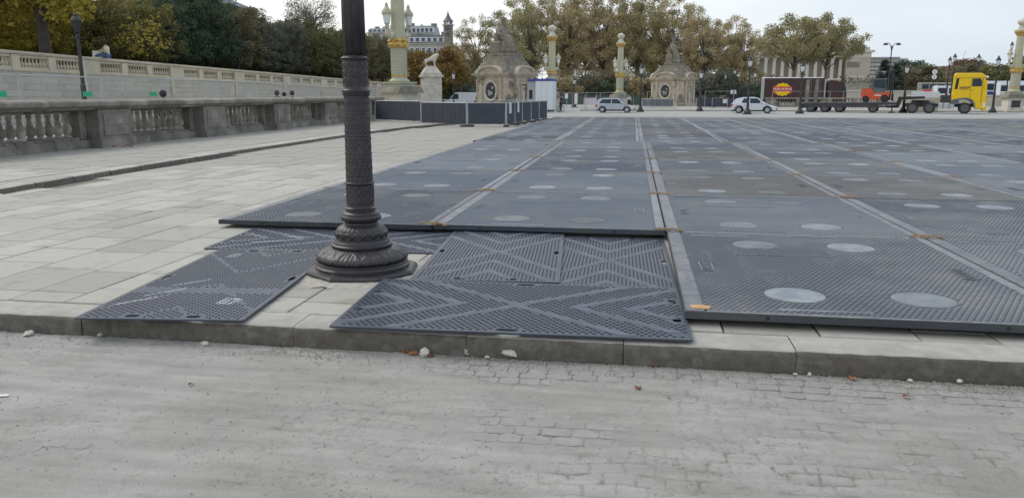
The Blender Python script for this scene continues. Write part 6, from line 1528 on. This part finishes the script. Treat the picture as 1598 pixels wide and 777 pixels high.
# ================================================================== PEOPLE
def person(label, loc, rz, top, legs, hair, pose='stand', s=1., hood=False, group=None, skinm=None):
    t = thing('person', label, 'person', loc, rz, group); t.scale = (s,) * 3
    sk_ = M['skin']
    if pose == 'stand':
        hip = .93; L = [(.0, .10, .90, .10), (.02, .11, .50, .065), (-.02, .12, .09, .045), (.14, .13, .03, .04)]; Rl = [(.0, -.10, .90, .10), (.10, -.11, .50, .065), (.08, -.12, .09, .045), (.24, -.13, .03, .04)]
        T = [(0, 0, .95, .14), (0, 0, 1.15, .13), (.0, 0, 1.38, .15), (.01, 0, 1.50, .06), (.03, 0, 1.62, .095)]
        arms = [[(0, sg * .18, 1.40, .06), (-.02, sg * .24, 1.14, .045), (.08, sg * .24, .90, .038), (.12, sg * .23, .80, .035)] for sg in (-1, 1)]
    else:
        L = [(.0, .10, .16, .11), (.42, .13, .22, .08), (.80, .12, .10, .055), (.90, .12, .16, .04)]; Rl = [(.0, -.10, .16, .11), (.38, -.14, .34, .08), (.66, -.13, .08, .055), (.78, -.13, .08, .04)]
        T = [(0, 0, .16, .15), (-.03, 0, .36, .14), (.0, 0, .60, .16), (.04, 0, .72, .06), (.10, 0, .84, .095)]
        arms = [[(.0, sg * .18, .62, .06), (.12, sg * .22, .40, .05), (.34, sg * .12, .46, .038), (.40, sg * .10, .54, .035)] for sg in (-1, 1)]
    def g_(chains, ex=0):
        J = []; E_ = []
        for c in chains:
            start = len(J)
            for i, p in enumerate(c):
                J.append((p[0], p[1], p[2], p[3] + ex))
                if i: E_.append((len(J) - 2, len(J) - 1))
        return J, E_
    J, E_ = g_([T]); 
    for ch, root in ((L, 0), (Rl, 0), (arms[0], 2), (arms[1], 2)):
        b = len(J); J += list(ch); E_.append((root, b)); E_ += [(b + i, b + i + 1) for i in range(len(ch) - 1)]
    # fingers: short chains rooted in each palm
    for hb in (len(J) - 5, len(J) - 1):
        h = J[hb]
        for f in range(4): a = len(J); J += [(h[0] + .035, h[1] - .018 + f * .012, h[2] - .045, .009), (h[0] + .05, h[1] - .018 + f * .012, h[2] - .075, .007)]; E_ += [(hb, a), (a, a + 1)]
    skinned('body', J, E_, sk_, t)
    J, E_ = g_([T[:4]], .022)
    for ch in arms: b = len(J); J += [(p[0], p[1], p[2], p[3] + .022) for p in ch[:3]]; E_.append((2, b)); E_ += [(b, b + 1), (b + 1, b + 2)]
    skinned('jacket', J, E_, top, t)
    J = [(T[0][0], 0, T[0][2], .155)]; E_ = []
    for ch in (L, Rl): b = len(J); J += [(p[0], p[1], p[2], p[3] + .018) for p in ch[:3]]; E_ += [(0, b), (b, b + 1), (b + 1, b + 2)]
    skinned('trousers', J, E_, legs, t)
    h = T[-1]; g = MB(); g.ball((h[0] - .02, 0, h[2] + .05), .115 + .02 * hood, .11 + .02 * hood, .115 + .03 * hood, 12, 8); g.build('hood' if hood else 'hair', top if hood else hair, t, smooth=True)
    g = MB(); g.ball((h[0] + .10, 0, h[2] + .0), .025, .018, .03, 6, 4); g.build('nose', sk_, t)
    for ch in (L, Rl): f = ch[3]; g = MB(); g.ball((f[0] - .03, f[1], f[2] + .015), .14, .055, .055, 8, 5); g.build('shoe', M['black'], t)
    return t
dk, hr = cloth('dark coat', (.03, .03, .035)), cloth('dark hair', (.03, .022, .018))
person('sitting person in cream jumper and blue jeans on the terrace coping, legs stretched left', (at(173, 43.5), 43.5, ttop(43.5) - .02), R(172), cloth('cream knit', (.62, .55, .40)), cloth('jeans', (.10, .16, .28)), hr, 'sit', 1.0)
g = MB(); g.bbox(0, 0, 0, .5, .04, .42, .01); g.bbox(.1, -.1, 0, .7, .3, .05, .02); o = g.build('white_bag', M['paper'], loc=(at(157.5, 43.5), 43.5, ttop(43.5)), rot=.3); tag(o, 'white paper bag on the terrace coping beside the sitting person', 'bag')
person('standing person in navy coat among the terrace trees, seen from the waist up', (at(275, 62), 62, ttop(62) - .95), R(-60), cloth('navy coat', (.02, .02, .07)), dk, hr, s=1.05)
g = MB(); g.ball((0, 0, 0), .15, .15, .17, 8, 6)
for k, (px, Y_, z_, hood) in enumerate(((254, 25.8, -.05, True), (432, 35.2, -.02, True), (443.5, 36.3, -.08, False), (456, 37.5, -.02, True))):
    person('dark dressed passer-by behind the grey balustrade, %s' % ['alone near the third fence post', 'leftmost of a group of three', 'bareheaded in the middle of three', 'rightmost of a group of three'][k], (at(px, Y_), Y_, z_), R(100 + 30 * k), cloth('grey parka %d' % (k % 2), (.06, .058, .055) if k % 2 else (.035, .035, .04)), dk, hr, 'stand', .96, hood, 'passers-by behind the balustrade')
person('person in dark clothes standing beside the bicycle right of the white cabin', (at(876, 82), 82, -.35), R(160), dk, cloth('dark trousers', (.05, .05, .06)), hr, s=1.0)
person('distant person in a white shirt behind the silver hatchback', (at(982, 108), 108, -.3), R(-90), cloth('white shirt', (.6, .6, .6)), dk, hr, s=1.0)
# bicycle
t = thing('bicycle', 'dark bicycle leaning by the white cabin next to the standing person', 'bicycle', (at(872, 81.3), 81.3, -.35), R(70))
for x in (0, 1.05):
    g = MB(); n = 20
    vs = []; 
    for rr in (.33, .30):
        for i in range(n): a = 2 * PI * i / n; vs += [(x + rr * math.cos(a), -.02, .34 + rr * math.sin(a)), (x + rr * math.cos(a), .02, .34 + rr * math.sin(a))]
    fs = []
    for i in range(n): j = (i + 1) % n; fs += [(2 * i, 2 * j, 2 * j + 1, 2 * i + 1), (2 * n + 2 * i, 2 * n + 2 * i + 1, 2 * n + 2 * j + 1, 2 * n + 2 * j), (2 * i, 2 * n + 2 * i, 2 * n + 2 * j, 2 * j), (2 * i + 1, 2 * j + 1, 2 * n + 2 * j + 1, 2 * n + 2 * i + 1)]
    g.add(vs, fs); g.build('wheel', M['rubber'], t)
g = MB()
for a, b in (((0, 0, .34), (.35, 0, .3)), ((.35, 0, .3), (.25, 0, .8)), ((.35, 0, .3), (.9, 0, .82)), ((.27, 0, .78), (.88, 0, .86)), ((0, 0, .34), (.26, 0, .75)), ((1.05, 0, .34), (.88, 0, .95))): g.tube(a, b, .018, n=5)
g.build('frame', M['chassis'], t)
g = MB(); g.bbox(.24, 0, .86, .25, .14, .05, .02); g.build('saddle', M['black'], t); g = MB(); g.tube((.88, -.27, .98), (.88, .27, .98), .015, n=5); g.build('handlebar', M['chassis'], t)
# ================================================================== DEBRIS ALONG THE KERB
def rock(r_, seed, flat=.6, n=9, m=6, jag=.25):
    q = random.Random(seed); g = MB(); g.ball((0, 0, 0), r_, r_ * q.uniform(.6, .9), r_ * flat, n, m)
    g.v = [tuple(c * (1 + q.uniform(-jag, jag)) for c in p) for p in g.v]; z0 = min(p[2] for p in g.v); g.v = [(a, b, c - z0 * .8) for a, b, c in g.v]; return g
def ground_pt(px, py, z):
    c, s_ = math.cos(YAW), math.sin(YAW); dx, dz = px - 799, 388.5 - py; yy = math.cos(PITCH) * FPX + math.sin(PITCH) * dz; zz = -math.sin(PITCH) * FPX + math.cos(PITCH) * dz; k = (z - EYE) / zz
    return ((c * dx - s_ * yy) * k, (s_ * dx + c * yy) * k, z)
ZR = -.147
for k, (px, py, r_, jag, fl, lab) in enumerate([(797, 557, .055, .45, .55, 'largest crumpled white plaster chunk against the kerb'), (662, 556, .036, .35, .8, 'white plaster chunk between two orange leaves'), (728, 554, .022, .5, 1.2, 'small upright white shard below a kerb joint'),
        (771, 553, .020, .15, .7, 'smooth rounded pebble left of the largest chunk'), (830, 556, .018, .15, .7, 'rounded pebble just right of the largest chunk'), (760, 559, .018, .25, .5, 'flat pale chip left of the largest chunk'), (851, 555, .014, .3, .9, 'tiny pale stone further right of the largest chunk'),
        (1241, 585, .014, .3, .5, 'small white chip below the right kerb joint'), (1263, 586, .018, .2, .6, 'pale pebble right of the right kerb joint'), (1420, 595, .018, .2, .5, 'grey pebble under the kerb at the right'), (1497, 597, .02, .2, .6, 'grey pebble near the right edge of the kerb'),
        (45, 523, .045, .4, .35, 'flat white plaster chip at the left end of the kerb'), (320, 539, .03, .3, .5, 'pale flattened stone below the left black sheet'), (157, 525, .022, .2, .6, 'small pebble under the left kerb joint'), (1025, 568, .018, .2, .7, 'white pebble under the middle kerb joint')]):
    o = rock(r_, k + 5, fl, jag=jag).build('plaster_chunk' if 'plaster' in lab or 'shard' in lab else 'pebble', M['plaster'], loc=ground_pt(px, py, ZR + .004), rot=k * 1.3); tag(o, lab, 'rubble', 'loose rubble along the kerb')
def leaf(k, px, py, s_, lab, z=ZR):
    q = random.Random(k); g = MB(); n = 12; vs = [(0, 0, .012 * s_ / .04)]
    for i in range(n): a = 2 * PI * i / n; rr = s_ * (.6 + .4 * abs(math.cos(a * 2.5))) * q.uniform(.85, 1.15); vs.append((rr * math.cos(a), rr * .7 * math.sin(a), q.uniform(0, .02)))
    g.add(vs, [(0, 1 + i, 1 + (i + 1) % n) for i in range(n)]); o = g.build('dry_leaf', M['leafb'], loc=ground_pt(px, py, z + .006), rot=q.random() * 6); tag(o, lab, 'leaf', 'dry leaves on the ground')
for k, (px, py, s_, lab) in enumerate([(645, 553, .04, 'orange dry leaf left of the white plaster chunk'), (674, 556, .028, 'orange dry leaf right of the white plaster chunk'), (748, 554, .035, 'brown red leaf between shard and pebble'), (1329, 591, .035, 'orange curled leaf under the kerb at the right'),
        (996, 606, .03, 'small tan leaf on the road below the middle joint'), (1414, 619, .025, 'tan leaf lying on the road at the right'), (1021, 571, .025, 'brown leaf beside the white pebble at the kerb'), (298, 600, .02, 'tiny orange leaf on the road at the left'), (632, 550, .03, 'brown leaf farthest left of the leaf cluster')]): leaf(k, px, py, s_, lab)
for k in range(7): leaf(50 + k, 178 + k * 4.5, 229 - (k % 3), .10, 'dry leaf in the heap at the foot of the grey pier, %s from the left' % ORD[k], .1)
g = MB(); g.bbox(0, 0, 0, .05, .02, .004); o = g.build('paper_scrap', M['paper'], loc=ground_pt(6, 617, ZR + .006), rot=.3); tag(o, 'thin white paper scrap on the road at the left edge', 'litter')
# fine gravel along the kerb foot
q = random.Random(99); g = MB()
for i in range(2600):
    x = q.uniform(-5, 3.6); y = 4.73 - abs(q.gauss(0, .10)); s_ = q.uniform(.002, .008) * (1.6 if q.random() < .06 else 1)
    z = ZR + .004
    g.add([(x - s_, y - s_ * .7, z - s_), (x + s_ * .9, y - s_, z - s_), (x + s_, y + s_ * .8, z - s_), (x - s_ * .8, y + s_, z - s_), (x + q.uniform(-s_, s_) * .4, y, z + s_ * 1.1)], [(0, 1, 4), (1, 2, 4), (2, 3, 4), (3, 0, 4)])
for i in range(900):
    x = q.uniform(-4, 3); y = q.uniform(2.8, 4.6); s_ = q.uniform(.0015, .005); z = ZR + .006
    g.add([(x - s_, y - s_ * .7, z - s_), (x + s_ * .9, y - s_, z - s_), (x + s_, y + s_ * .8, z - s_), (x - s_ * .8, y + s_, z - s_), (x, y, z + s_ * .9)], [(0, 1, 4), (1, 2, 4), (2, 3, 4), (3, 0, 4)])
tag(g.build('gravel', M['pebble']), 'fine grey gravel and grit scattered along the foot of the kerb', 'gravel', kind='stuff')
